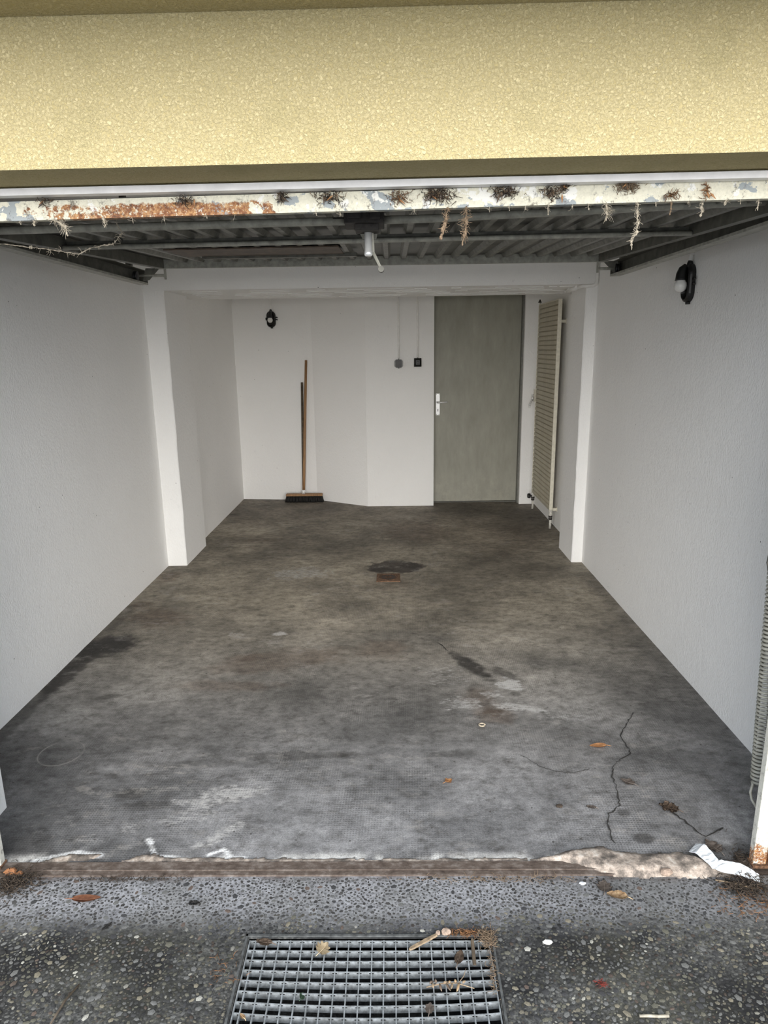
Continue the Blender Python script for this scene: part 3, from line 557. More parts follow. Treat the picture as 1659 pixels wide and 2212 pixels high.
# counterbalance spring and lever on the right
sp = thing('coil_spring', 'grey coil spring beside the right frame post', 'spring', (1.185, 1.93, .25))
H0, H1 = Vector((1.180, 1.93, .215)), Vector((1.146, 1.93, 1.02)); P = []; N = 60; ax = (H1 - H0).normalized(); u = ax.cross(Vector((0, 1, 0))).normalized(); v_ = ax.cross(u)
for k in range(N * 14 + 1):
    t = k / (N * 14); th = 6.28318 * N * t; P.append(H0.lerp(H1, t) + .0205 * (math.cos(th) * u + math.sin(th) * v_))
bm = bmesh.new(); tube(bm, P, .0048, 6); part('coil', bm, RAILM, sp)
bm = bmesh.new(); tube(bm, [P[0], (1.160, 1.925, .205), (1.153, 1.92, .18), (1.155, 1.91, .16), (1.160, 1.88, .145), (1.150, 1.827, .14)], .0042, 8); part('hook', bm, RAILM, sp)
lv = thing('lever_arm', 'dark steel door lever with a bolt on the right frame post', 'lever', (1.13, 1.91, 1.0))
bm = bmesh.new(); prism(bm, [(1.093, .975), (1.112, .906), (1.15, .85), (1.175, .87), (1.175, 1.30), (1.135, 1.34), (1.108, 1.15)], 1.885, 1.891); part('plate', bm, STEEL, lv)
bm = bmesh.new(); prism(bm, [(1.133, 1.27), (1.165, 1.27), (1.165, 1.955), (1.133, 1.955)], 1.895, 1.905); part('arm', bm, STEEL, lv)
bm = bmesh.new(); lathe(bm, (1.104, 1.8845, 1.02), [(.011, 0), (.011, -.006), (.007, -.007), (.006, -.016)], 'y', 12); part('bolt', bm, RAILM, lv)

# ---------------------------------------------------------------- lamps, switches, conduits
def oval(w, h, n=28):
    """stadium outline: half width w, half height h"""
    o = []
    for k in range(n):
        a = 6.28318 * k / n; o.append((w * math.cos(a), (h - w) * (1 if math.sin(a) >= 0 else -1) + w * math.sin(a)))
    return o
def lamp(label, face, C, globe_r, gx):
    """face(u, v, d) gives the point u right, v up, d out of the wall"""
    g = thing('wall_lamp', label, 'lamp', face(0, 0, 0), 'black oval wall lamps')
    def shell(prof):
        bm = bmesh.new(); loft(bm, [[face(u, v, d) for u, v in oval(w, h)] for w, h, d in prof]); return bm
    part('housing', shell([(.047, .083, .0), (.047, .083, .018), (.044, .080, .026), (.036, .072, .032), (.033, .068, .024), (.030, .064, .012)]), BLACK, g)
    part('back_plate', shell([(.0325, .067, .0125), (.0325, .067, .0145)]), flat('lamp_reflector', (.02, .019, .017, 1), .25, .4), g)
    bm = bmesh.new(); tube(bm, [face(0, .070, .014), face(0, .088, .014), face(0, .099, .013)], [.016, .013, .009], 12); part('cable_gland', bm, BLACK, g)
    bm = bmesh.new()
    for Q, rr in (([face(.044, .016, .012), face(.062, .019, .012), face(.067, .012, .012)], .006), ([face(.044, -.006, .012), face(.062, -.003, .012), face(.067, -.010, .012)], .006), ([face(-.044, .004, .012), face(-.056, .004, .012)], .014), ([face(0.004, -.080, .010), face(0.004, -.092, .010)], .012)):
        bm = bmesh.new(); tube(bm, Q, rr, 8); part('lug', bm, BLACK, g)
    bm = bmesh.new(); P = [face(gx, .075, .03), face(gx, .060, .045), face(gx, .040, .050), face(gx, .018, .050), face(gx, .012, .050)]
    tube(bm, P, [.014, .020, .024, .026, .028], 16); part('socket', bm, BLACK, g)
    bm = bmesh.new(); z0 = .010; R = globe_r; prof = [(R * .70, .012), (R * .72, .004), (R * .72, .0), (R * .93, -.008), (R, -R * .75), (R * .92, -R * 1.15), (R * .68, -R * 1.5), (R * .35, -R * 1.68), (R * .02, -R * 1.73)]
    rings = []
    for r_, h_ in prof: rings.append([face(gx + r_ * math.cos(6.28318 * k / 20), z0 + h_, .050 + r_ * math.sin(6.28318 * k / 20)) for k in range(20)])
    loft(bm, rings); part('globe', bm, OPAL, g, True)
    return g
tb = (7.19 - 7.279) / (-.837 + 1.70); nb = Vector((tb, -1, 0)).normalized(); ub = Vector((1, tb, 0)).normalized()
cb = Vector((-1.252, 7.279 + tb * (-1.252 + 1.70), 1.916))
lamp('black oval wall lamp on the back wall above the broom', lambda u, v, d: tuple(cb + ub * u + nb * d + Vector((0, 0, v))), cb, .027, 0)
cr = Vector((XR, 3.385, 1.886))
lamp('black oval wall lamp with a white globe on the right wall under the guide rail', lambda u, v, d: (cr.x - d, cr.y - u, cr.z + v * 1.05), cr, .029, .0)
def conduit(label, pts, r, clips, parent_cat='conduit', up=None):
    g = thing('conduit', label, parent_cat, pts[-1]); bm = bmesh.new(); tube(bm, pts, r, 10); part('pipe', bm, CONDUIT, g)
    for a, b in clips: part('clip', B((a, b), bev=.001), CONDUIT, g)
    return g
yb = cb.y - .012
conduit('white conduit running down to the lamp on the back wall', [(-1.252, yb, 2.45), (-1.252, yb, 2.03)], .0095, [])
def vclip(x, y, z, s=1): return ((x - .024, y, z - .008), (x + .024, y + .008, z + .008))
yc = 6.836
conduit('left white conduit on the back wall, above the grey junction box', [(.062, yc, 2.45), (.066, yc, 1.8), (.067, yc, 1.505)], .0095, [vclip(.064, 6.840, 2.033), vclip(.067, 6.840, 1.638)])
conduit('right white conduit on the back wall, above the black switch', [(.250, yc, 2.45), (.253, yc, 1.8), (.254, yc, 1.513)], .0095, [vclip(.251, 6.840, 2.033), vclip(.254, 6.840, 1.638)])
conduit('white lamp conduit on the right wall, coming down from the ceiling', [(XR - .011, 3.385, 2.45), (XR - .011, 3.385, 2.03), (XR - .013, 3.385, 1.985)], .010, [((XR - .02, 3.37, 2.012), (XR, 3.40, 2.02))])
y0 = 4.884
g = conduit('white conduit bending under the beam beside the right pillar', [(1.418, y0, 2.45), (1.418, y0, 2.04), (1.412, y0, 2.016), (1.395, y0 - .002, 2.006), (1.345, y0 - .002, 2.004), (1.325, y0 + .005, 2.004), (1.318, y0 + .03, 2.003), (1.318, 5.25, 2.003), (1.318, 5.33, 2.003), (1.325, 5.345, 2.003), (1.36, 5.35, 2.003), (1.46, 5.35, 2.003)], .0115, [((1.300, 4.985, 2.0), (1.352, 5.005, 2.018)), ((1.300, 5.20, 2.0), (1.352, 5.22, 2.018))])
bm = bmesh.new(); tube(bm, [(1.318, 4.99, 2.003), (1.318, 5.27, 2.003)], .0155, 12); part('sleeve', bm, CONDUIT, g)
# grey junction box
jb = thing('junction_box', 'grey junction box with cut corners on the back wall, left of the black switch', 'junction box', (.064, 6.845, 1.458))
def octo(cx, cz, w, h, c): return [(cx - w + c, cz - h), (cx + w - c, cz - h), (cx + w, cz - h + c), (cx + w, cz + h - c), (cx + w - c, cz + h), (cx - w + c, cz + h), (cx - w, cz + h - c), (cx - w, cz - h + c)]
bm = bmesh.new(); prism(bm, octo(.064, 1.457, .041, .040, .014), 6.843, 6.825); part('base', bm, flat('pale_grey_plastic', (.24, .24, .23, 1), .5), jb)
bm = bmesh.new(); prism(bm, octo(.064, 1.457, .030, .039, .012), 6.825, 6.812); box(bm, (.056, 6.815, 1.410), (.072, 6.842, 1.42)); part('cover', bm, GREYP, jb)
bm = bmesh.new(); tube(bm, [(.066, yc, 1.512), (.066, yc, 1.494)], .004, 8); part('cable', bm, GREYP, jb)
sw = thing('light_switch', 'black square light switch on the back wall, beside the grey door', 'switch', (.254, 6.845, 1.466))
bm = bmesh.new(); box(bm, (.217, 6.825, 1.424), (.291, 6.843, 1.508), .003); part('base', bm, BLACK, sw)
bm = bmesh.new(); loft(bm, [[(a, 6.8245 - d, b) for a, b in octo(.254, 1.466, w, h, .002)] for w, h, d in ((.035, .040, 0), (.021, .024, .012), (.019, .022, .010))]); part('cover', bm, BLACK, sw)
bm = bmesh.new(); box(bm, (.244, 6.803, 1.452), (.264, 6.8135, 1.478), .003); part('rocker', bm, BLACK, sw)
bm = bmesh.new(); tube(bm, [(.254, yc, 1.522), (.254, yc, 1.505)], .006, 8); part('cable', bm, GREYP, sw)

# ---------------------------------------------------------------- brooms
bx = thing('push_broom', 'push broom with a light wooden handle and black bristles against the back wall', 'broom', (-.975, 7.1, 0))
bt = thing('broom_pole', 'shorter dark wooden pole leaning on the back wall behind the push broom', 'pole', (-.98, 7.155, 0))
part('handle', T(([(-.975, 7.105, .105), (-.965, 7.125, .3), (-.938, 7.16, .85), (-.902, 7.182, 1.498)], [.0155, .015, .0145, .013]), n=12), WOODL, bx, False)
bm = bmesh.new(); box(bm, (-1.165, 7.065, .064), (-.770, 7.125, .088), .005); part('head', bm, WOODL, bx)
part('ferrule', T(([(-.976, 7.098, .086), (-.974, 7.105, .128)], [.019, .0175]), ([(-.974, 7.10, .108), (-.945, 7.09, .106)], .004), n=12), ALU, bx)
bm = bmesh.new(); random.seed(5)
for i in range(26):
    for j in range(4):
        x = -1.155 + .375 * i / 25; y = 7.072 + .046 * j / 3; dx = (x + .968) * .09 + random.uniform(-.004, .004); dy = (y - 7.095) * .35 + random.uniform(-.004, .004)
        tube(bm, [(x, y, .066), (x + dx * .5, y + dy * .5, .03), (x + dx, y + dy, .0)], [.0058, .0074, .0085], 5)
part('bristles', bm, BRIST, bx)
part('shaft', T(([(-.985, 7.158, .002), (-.977, 7.165, .4), (-.955, 7.186, 1.27)], [.0125, .0125, .0125]), n=12), WOODD, bt)

# ---------------------------------------------------------------- radiator, tap
rd = thing('radiator', 'tall cream ribbed panel radiator beside the grey door', 'radiator', (1.41, 6.24, .13))
RY0, RY1, RZ0, RZ1, RX = 5.895, 6.665, .165, 1.985, 1.405
part('frame', B(((RX - .006, RY0 - .016, RZ0), (RX + .026, RY0 + .004, RZ1 + .006)), ((RX - .006, RY1 - .006, RZ0), (RX + .026, RY1 + .008, RZ1)), ((RX - .004, RY0, RZ1 - .004), (RX + .024, RY1, RZ1 + .008)), bev=.004), RADE, rd)
part('back', B(((RX + .008, RY0, RZ0 - .01), (RX + .022, RY1, RZ1))), RADM, rd)
ns = 44; h = (RZ1 - RZ0) / ns
bm = bmesh.new(); L = (RY1 - .010) - (RY0 + .006)
loft(bm, [[(.008, y, .001), (.001, y, .0035), (-.0035, y, .007), (-.0045, y, h * .5), (-.003, y, h - .0055), (.003, y, h - .002), (.008, y, h - .001)] for y in (0, L)])
sm = mesh('slat', bm, RADM)
for k in range(ns): put('slat', sm, rd, (RX, RY0 + .006, RZ0 + h * k))
for y, nm in ((RY0 - .012, 0), (RY1 - .005, 1)):
    q = part('riser_pipe', T(([(RX + .008, y, RZ0 + .01), (RX + .008, y, .10)], .0145), ([(RX + .008, y, .10), (RX + .008, y, .0)], .0105), n=12), PIPEM, rd)
    bm = bmesh.new(); lathe(bm, (RX + .008, y, .085 if nm == 0 else .09), [(.012, -.004), (.017, 0), (.017, .014), (.014, .017), (.018, .020), (.018, .034), (.012, .038)], 'z', 8); part('fitting', bm, IRON, q)
    if nm:
        bm = bmesh.new(); lathe(bm, (RX - .005, y - .004, .135), [(.010, 0), (.010, -.012), (.024, -.014), (.026, -.030), (.022, -.042), (.010, -.044)], 'x', 9); part('valve_knob', bm, BLACK, q)
bm = bmesh.new(); tube(bm, [(RX + .008, RY1, RZ1 - .02), (RX + .006, RY1 + .004, RZ1 + .012), (RX + .004, RY1 + .004, RZ1 + .022)], .006, 8); part('bleed_pipe', bm, RADE, rd)
bm = bmesh.new(); lathe(bm, (RX + .004, RY1 + .004, RZ1 + .022), [(.017, 0), (.016, .006), (.004, .03)], 'z', 6); part('bleed_valve', bm, IRON, rd)
for z in (1.808, .172): part('bracket', B(((RX + .02, RY0 + .006, z - .012), (1.475, RY0 + .026, z + .012)), ((1.470, RY0 - .0, z - .02), (1.475, RY0 + .032, z + .02)), bev=.0015), RADE, rd)
tp = thing('water_tap', 'small metal water tap on a cream pipe box behind the radiator', 'tap', (1.43, 6.8, 1.08))
part('pipe_box', B(((1.412, 6.775, 1.07), (1.475, 6.81, 1.19)), bev=.002), RADE, tp)
bm = bmesh.new(); tube(bm, [(1.415, 6.79, 1.085), (1.385, 6.785, 1.085)], .009, 10); tube(bm, [(1.398, 6.785, 1.083), (1.397, 6.78, 1.105), (1.393, 6.778, 1.118)], [.010, .013, .009], 10); tube(bm, [(1.395, 6.78, 1.087), (1.378, 6.765, 1.07), (1.368, 6.755, 1.048), (1.364, 6.752, 1.025)], [.009, .008, .008, .0075], 10); part('body', bm, CHROME, tp)
bm = bmesh.new(); tube(bm, [(1.393, 6.778, 1.116), (1.393, 6.777, 1.136)], .004, 8); tube(bm, [(1.381, 6.777, 1.134), (1.405, 6.777, 1.138)], .0045, 8); part('tap_handle', bm, CHROME, tp)
bm = bmesh.new(); lathe(bm, (1.364, 6.752, 1.012), [(.0085, 0), (.0095, .012), (.0095, .022)], 'z', 10); lathe(bm, (1.368, 6.756, 1.044), [(.013, 0), (.013, .007)], 'z', 10); part('spout_nut', bm, ALU, tp)

# ---------------------------------------------------------------- floor drain, grating
fd = thing('floor_drain', 'rusty round floor drain in a square frame by the wet patch', 'drain', (-.043, 4.575, 0))
bm = bmesh.new(); box(bm, (-.128, 4.49, -.004), (.042, 4.66, .0035), .001); part('frame', bm, DRAINM, fd)
bm = bmesh.new(); lathe(bm, (-.043, 4.575, .003), [(.068, 0), (.068, .004), (.062, .0045), (.060, .002), (.012, .002)], 'z', 28); gr_ = part('cover', bm, flat('drain_cover_rust', (.11, .06, .035, 1), .85, .1, .4, 90), fd)
for k in range(14):
    a = 6.28318 * k / 14; bm = bmesh.new(); c, s = math.cos(a), math.sin(a)
    loft(bm, [[(-.043 + c * r_ - s * t, 4.575 + s * r_ + c * t, z) for r_, t in ((.026, -.004), (.052, -.006), (.052, .006), (.026, .004))] for z in (.0045, .0056)]); part('slot', bm, IRON, gr_)
gt = thing('drain_grating', 'sagging galvanised steel grating set in the driveway', 'grating', (-.081, 1.24, -.02))
part('frame', B(((GX0 - .010, GY0 - .01, -.03), (GX0 - .004, GY1 + .010, .001)), ((GX1 + .004, GY0 - .01, -.03), (GX1 + .010, GY1 + .010, .001)), ((GX0 - .01, GY1 + .004, -.03), (GX1 + .01, GY1 + .010, .001)), ((GX0 - .01, GY0 - .01, -.03), (GX1 + .01, GY0 - .004, .001)), ((GX0 - .004, GY0, -.05), (GX0, GY1, -.006)), ((GX1, GY0, -.05), (GX1 + .004, GY1, -.006)), ((GX0, GY1, -.05), (GX1, GY1 + .004, -.006))), GFRAME, gt)
def sag(x, y):
    u = (x + .081) / .337; return -.004 - .018 * (1 - u * u) * min(1, (GY1 - y) / .22)
def gbar(p, q, th, zl, zh, n):
    bm = bmesh.new(); rings = []; p = Vector(p); q = Vector(q); t = (q - p).normalized(); s = Vector((-t.y, t.x)) * th / 2
    for k in range(n + 1):
        c = p.lerp(q, k / n); z = sag(c.x, c.y); rings.append([(c.x - s.x, c.y - s.y, z + zl), (c.x + s.x, c.y + s.y, z + zl), (c.x + s.x, c.y + s.y, z + zh), (c.x - s.x, c.y - s.y, z + zh)])
    loft(bm, rings); return bm
nb_ = 20; ys_ = [GY1 - .008 - .0298 * k for k in range(nb_)]
for y in ys_: part('bearing_bar', gbar((GX0 + .003, y), (GX1 - .003, y), .003, -.021, 0, 14), GALV, gt)
xs_ = [GX0 + .020 + .0326 * k for k in range(20)]
for x in [GX0 + .0035] + xs_ + [GX1 - .0035]: part('cross_bar', gbar((x, GY1 - .006), (x, GY0 + .01), .003, -.009, .0006, 10), GALV, gt)
bm = bmesh.new()
for y in ys_:
    for x in xs_:
        z = sag(x, y)
        for s in (-1, 1):
            a = x + s * .0018; b = x + s * .0062; box(bm, (min(a, b), y - .0022, z - .0042), (max(a, b), y - .0012, z - .0016))
o = part('notches', bm, BLACK, gt); o['kind'] = 'stuff'

# ---------------------------------------------------------------- leaves and litter
def leaf(name, label, loc, L, W, mat, curl=.25, fold=.2, rot=0., tilt=(0, 0), lobes=0, tip=1.0, stem=.25, crump=0., group=None, ns=18, nw=6, seed=1):
    random.seed(seed); t = thing(name, label, 'leaf', loc, group or 'fallen leaves'); bm = bmesh.new(); R = []
    for i in range(ns + 1):
        u = i / ns; wd = W / 2 * (math.sin(math.pi * min(1, max(0, u)) ** (.8)) ** .75) * (1 + (.22 * math.cos(lobes * 6.28318 * u) if lobes else 0)) + .0008
        if lobes and i in (0, ns): wd *= .5
        row = []
        for j in range(-nw, nw + 1):
            s = j / nw; y = s * wd; x = (u - .5) * L + (abs(s) * L * .06 * math.cos(u * 25) if lobes else 0)
            z = fold * abs(y) + curl * L * ((u - .5) ** 2) + crump * random.uniform(-1, 1) * L * .08 + .0012
            row.append(bm.verts.new((x, y, z)))
        R.append(row)
    for A, Bq in zip(R, R[1:]):
        for a, b, c, d in zip(A, A[1:], Bq[1:], Bq): bm.faces.new((a, b, c, d)).smooth = True
    zmin = min(q.co.z for q in bm.verts)
    g = bmesh.ops.solidify(bm, geom=bm.faces[:], thickness=.0006)
    M = Matrix.Translation((0, 0, 0)) @ Matrix.Rotation(rot, 4, 'Z') @ Matrix.Rotation(tilt[0], 4, 'X') @ Matrix.Rotation(tilt[1], 4, 'Y')
    bmesh.ops.transform(bm, matrix=M, verts=bm.verts); lo = min(q.co.z for q in bm.verts); bmesh.ops.translate(bm, verts=bm.verts, vec=(0, 0, -lo + .0005))
    me = mesh('blade', bm, mat); put('blade', me).parent = t
    bm = bmesh.new(); P = [((u - .5) * L, 0, curl * L * ((u - .5) ** 2) + .0016) for u in (0, .25, .5, .75, .98)]; P = [(-.5 * L - stem * L, .04 * L, curl * L * .25 * .7)] + P
    tube(bm, P, [.0009, .0013, .0011, .0009, .0007, .0004], 5); bmesh.ops.transform(bm, matrix=M, verts=bm.verts); bmesh.ops.translate(bm, verts=bm.verts, vec=(0, 0, -lo + .0005))
    put('midrib', mesh('midrib', bm, mat)).parent = t
    return t
leaf('leaf', 'long red-brown dry leaf on the driveway at the left', (-.938, 1.675, .0), .088, .027, L_RED, .25, .35, .05, seed=2)
leaf('leaf', 'narrow orange-brown leaf on the garage floor near the long crack', (.83, 2.458, .0), .072, .030, L_OR, .3, .45, 3.2, seed=3)
leaf('leaf', 'small bright orange curled leaf on the middle of the garage floor', (.198, 2.235, .0), .030, .026, L_OR, .5, .3, .6, lobes=2, seed=4, stem=.4)
leaf('leaf', 'pale brown flattened leaf on the garage floor right of the crack', (.872, 2.224, .0), .052, .036, L_GR, .3, .25, 2.5, lobes=2, seed=5)
leaf('leaf', 'dark crumpled leaf on the floor towards the right frame post', (.966, 2.072, .0), .064, .052, L_BRN, .3, .2, 2.6, lobes=3, crump=1.2, seed=6)
leaf('leaf', 'grey-brown lobed leaf on the floor beside the torn white strip', (1.035, 1.885, .0), .062, .046, L_GR, .25, .2, 2.0, lobes=3, crump=.4, seed=7)
leaf('leaf', 'grey fan-shaped leaf lying at the foot of the threshold', (.63, 1.722, -.002), .048, .042, L_GR, .2, .15, 1.3, lobes=4, crump=.2, seed=8)
leaf('leaf', 'tan curled leaf on the driveway below the grey fan-shaped leaf', (.655, 1.680, -.002), .060, .030, L_TAN, .5, .7, 2.9, crump=.6, seed=9)
leaf('leaf', 'beige leaf lying on the grating', (-.207, 1.503, .0), .040, .036, L_BEI, .35, .3, 1.0, (.25, 0), lobes=4, crump=.25, seed=10)
leaf('leaf', 'green leaf caught between bars of the grating', (-.25, 1.378, -.019), .024, .014, L_GRN, .2, .3, 1.2, (.6, .3), seed=11)
leaf('leaf', 'dull brown leaf lying on the right part of the grating', (.165, 1.478, -.004), .046, .024, L_BRN, .3, .4, 1.25, crump=.4, seed=12)
leaf('leaf', 'dark brown leaf on the back left corner of the grating', (-.372, 1.522, .0), .048, .022, L_BRN, .3, .3, 2.95, crump=.5, seed=13)
leaf('leaf', 'black shrivelled leaf on the driveway right of the long red-brown leaf', (-.606, 1.657, -.001), .034, .016, L_DRK, .4, .6, .1, crump=.9, seed=14)
leaf('leaf', 'narrow blackened leaf on the driveway below the long red-brown leaf', (-.835, 1.578, -.001), .036, .008, L_DRK, .2, .5, 1.05, seed=15)
leaf('leaf', 'small pale yellow leaf in the bottom left corner of the grating', (-.388, 1.315, -.006), .020, .009, L_TAN, .6, .4, 2.4, seed=16)
leaf('leaf', 'grey-violet dried leaf hanging on the front half of the grating', (.077, 1.336, -.006), .030, .022, L_GR, .2, .3, 1.4, lobes=3, seed=17)
leaf('leaf', 'small grey scrap of leaf on the floor left of the long crack', (.693, 2.081, .0), .034, .014, L_GR, .3, .4, 2.9, crump=.8, seed=18)
def stick(name, label, P, r, mat, cat='stick', n=8, flatn=False):
    g = tag(put(name, None), label, cat) if False else None
    bm = bmesh.new(); c = Vector(P[0])
    if flatn:
        a, b = Vector(P[0]), Vector(P[1]); t = (b - a).normalized(); s = Vector((-t.y, t.x, 0)) * r
        loft(bm, [[tuple(p - s * k1 + Vector((0, 0, 0))), tuple(p + s * k1), tuple(p + s * k2 + Vector((0, 0, r * .7))), tuple(p - s * k2 + Vector((0, 0, r * .7)))] for p, k1, k2 in ((a, .5, .3), (a.lerp(b, .1), .9, .7), (a.lerp(b, .6), 1, .8), (b, .9, .5))])
    else: tube(bm, P, r, n)
    bmesh.ops.translate(bm, verts=bm.verts, vec=-c); o = part(name, bm, mat); o.location = c; return tag(o, label, cat)
stick('wood_splinter', 'bleached wooden splinter across the back bar of the grating', [(.030, 1.500, .000), (.108, 1.546, .002)], .0058, SPLINT, flatn=True)
stick('wood_splinter', 'dark wooden splinter standing across the grating beside the brown leaf', [(.206, 1.535, .001), (.204, 1.458, -.006)], .0052, WOODD, flatn=True)
stick('stick', 'pale straight stick on the driveway right of the grating', [(.590, 1.312, .002), (.612, 1.312, .0025), (.636, 1.311, .002), (.662, 1.312, .002)], [.0032, .0036, .0034, .0036], flat('pale_stick', (.34, .31, .25, 1), .8, 0, .2, 60))
stick('twig', 'dark thin twig on the driveway left of the grating', [(-.832, 1.395, .002), (-.848, 1.35, .0025), (-.856, 1.28, .002)], [.0025, .003, .0025], WOODD)
stick('twig', 'thin dry twig on the dirt in front of the torn white strip', [(.975, 1.742, .004), (1.03, 1.722, .008), (1.075, 1.708, .004)], [.0022, .0024, .0016], SPLINT)
def stone(name, label, loc, sc, mat, seed, cat='stone'):
    random.seed(seed); bm = bmesh.new(); bmesh.ops.create_icosphere(bm, subdivisions=2, radius=1)
    for q in bm.verts: q.co = Vector((q.co.x * sc[0], q.co.y * sc[1], q.co.z * sc[2])) * random.uniform(.84, 1.1)
    lo = min(q.co.z for q in bm.verts); bmesh.ops.translate(bm, verts=bm.verts, vec=(0, 0, -lo * .9))
    o = part(name, bm, mat); o.location = loc; return tag(o, label, cat)
stone('stone', 'pinkish stone on the back edge of the grating', (.134, 1.552, 0), (.0145, .010, .009), PINK, 1)
stone('stone', 'smaller pinkish stone beside the tip of the bleached splinter', (.112, 1.550, 0), (.007, .007, .006), PINK, 2)
stone('stone', 'white oval pebble on the dark driveway right of the grating', (.413, 1.524, -.004), (.0135, .0075, .006), peb_mat('white_pebble', (.62, .61, .58, 1)), 3)
stone('stone', 'pale lump of mortar in front of the mortar crust', (.835, 1.768, 0), (.020, .014, .012), PINK, 4)
stone('stone', 'white chip on the driveway left of the grey fan-shaped leaf', (.567, 1.735, -.004), (.011, .006, .004), peb_mat('white_chip', (.6, .62, .65, 1)), 5)
stone('brick_chip', 'larger orange brick chip at the left frame post', (-1.225, 1.778, 0), (.022, .014, .009), BRICKM, 6, 'brick')
stone('brick_chip', 'smaller orange brick chip towards the end of the threshold', (-1.195, 1.772, 0), (.014, .012, .007), BRICKM, 7, 'brick')
stone('clod', 'small brown clod on the garage floor left of the grey leaf scrap', (.581, 2.087, 0), (.013, .010, .005), DIRT, 8, 'clod')
# half ring of pale fungus-like husk on the floor
bm = bmesh.new(); P = [(.013 * math.cos(a), .011 * math.sin(a), .003) for a in [k * .5 for k in range(12)]]; tube(bm, P, .0035, 6); o = part('dry_husk', bm, flat('husk', (.42, .36, .27, 1), .9, 0, .2, 80)); o.location = (.375, 2.623, 0); tag(o, 'pale curled husk on the floor in front of the dark oil streak', 'husk')
# the torn strip of white plastic at the right end of the threshold
bm = bmesh.new()
def sheetstrip(Ls, Rs, th=.0012):
    A = [bm.verts.new(p) for p in Ls]; C = [bm.verts.new(p) for p in Rs]
    for a, b, c, d in zip(A, A[1:], C[1:], C): bm.faces.new((a, b, c, d))
sheetstrip([(.942, 1.855, .010), (.952, 1.83, .026), (.966, 1.80, .024), (.978, 1.772, .020), (1.01, 1.757, .018), (1.05, 1.748, .016), (1.085, 1.738, .010), (1.102, 1.725, .006)],
           [(.976, 1.882, .016), (.992, 1.862, .034), (1.003, 1.826, .030), (1.010, 1.800, .026), (1.04, 1.792, .028), (1.075, 1.783, .026), (1.10, 1.768, .018), (1.114, 1.755, .010)])
bmesh.ops.subdivide_edges(bm, edges=bm.edges[:], cuts=3, use_grid_fill=True); random.seed(4)
for q in bm.verts: q.co.z += random.uniform(-.0018, .0018)
bmesh.ops.solidify(bm, geom=bm.faces[:], thickness=.0014); o = part('plastic_strip', bm, PLAST, smooth=False); tag(o, 'torn white strip bent over the threshold at the right frame post', 'strip')

# fibres: dry plant clumps, needles, cobwebs
def fibres(bm, c, R, n, ln, r, flat_=.5, spread=1.):
    c = Vector(c)
    for _ in range(n):
        p = c + Vector((random.gauss(0, R[0] * .5), random.gauss(0, R[1] * .5), random.gauss(0, R[2] * .5)))
        d = Vector((random.gauss(0, 1), random.gauss(0, 1), random.gauss(0, flat_))).normalized() * ln * random.uniform(.4, 1.2); m_ = p + d * .5 + Vector((random.gauss(0, 1), random.gauss(0, 1), random.gauss(0, flat_))) * ln * .12
        tube(bm, [p, m_, p + d], [r, r * .9, r * .4], 3, False)
def pile(name, label, cat, c, R, n, ln, r, mat, seed, fl=.4, floor_z=None):
    random.seed(seed); bm = bmesh.new(); fibres(bm, c, R, n, ln, r, fl)
    if floor_z is not None:
        for q in bm.verts:
            if q.co.z < floor_z: q.co.z = floor_z + abs(q.co.z - floor_z) * .4
    o = part(name, bm, mat); o['kind'] = 'stuff'; o['label'] = label; o['category'] = cat; return o
pile('dry_needles', 'rust-coloured dry needles behind the back edge of the grating', 'plant litter', (.19, 1.553, .004), (.05, .012, .006), 150, .016, .0008, NEEDLE, 31, .3, .001)
pile('dry_needles', 'heap of brown plant litter on the back right corner of the grating', 'plant litter', (.248, 1.535, .006), (.022, .03, .010), 260, .017, .0009, WEBD, 32, .4, -.003)
pile('dry_needles', 'brown litter along the right edge of the grating', 'plant litter', (.250, 1.44, -.002), (.010, .07, .006), 110, .014, .0008, WEBD, 33, .4, -.006)
pile('dirt_heap', 'dark plant dirt heaped at the left frame post', 'dirt', (-1.19, 1.735, .006), (.075, .05, .018), 520, .022, .0013, DIRT, 34, .4, -.002)
pile('dirt_heap', 'dark plant dirt under the right end of the torn white strip', 'dirt', (1.05, 1.715, .005), (.07, .045, .014), 480, .022, .0013, DIRT, 35, .4, -.002)
pile('dry_needles', 'reddish dry needles on the driveway by the right frame post', 'plant litter', (1.06, 1.655, .002), (.11, .06, .004), 130, .026, .0009, NEEDLE, 36, .15, .0)
pile('dry_needles', 'dry needles strewn along the threshold above the grating', 'plant litter', (.3, 1.752, .002), (.28, .012, .004), 150, .02, .0009, WEBD, 37, .2, .0)
pile('dry_needles', 'red sprig of needles on the driveway right of the grating', 'plant litter', (.522, 1.398, .003), (.010, .008, .003), 40, .014, .0008, flat('red_sprig', (.2, .03, .02, 1), .9), 38, .3, .0)
pile('dry_needles', 'dry needles on the dark driveway left of the grating', 'plant litter', (-.47, 1.43, .001), (.05, .05, .003), 26, .02, .0008, NEEDLE, 39, .15, .0)
pile('dirt_heap', 'dark litter line along the floor in front of the right frame post', 'dirt', (1.10, 1.83, .004), (.03, .05, .008), 160, .018, .001, DIRT, 40, .3, .0)
pile('dirt_heap', 'brown fibres along the left part of the threshold', 'dirt', (-.85, 1.755, .001), (.22, .010, .004), 170, .018, .0009, DIRT, 41, .2, .0)
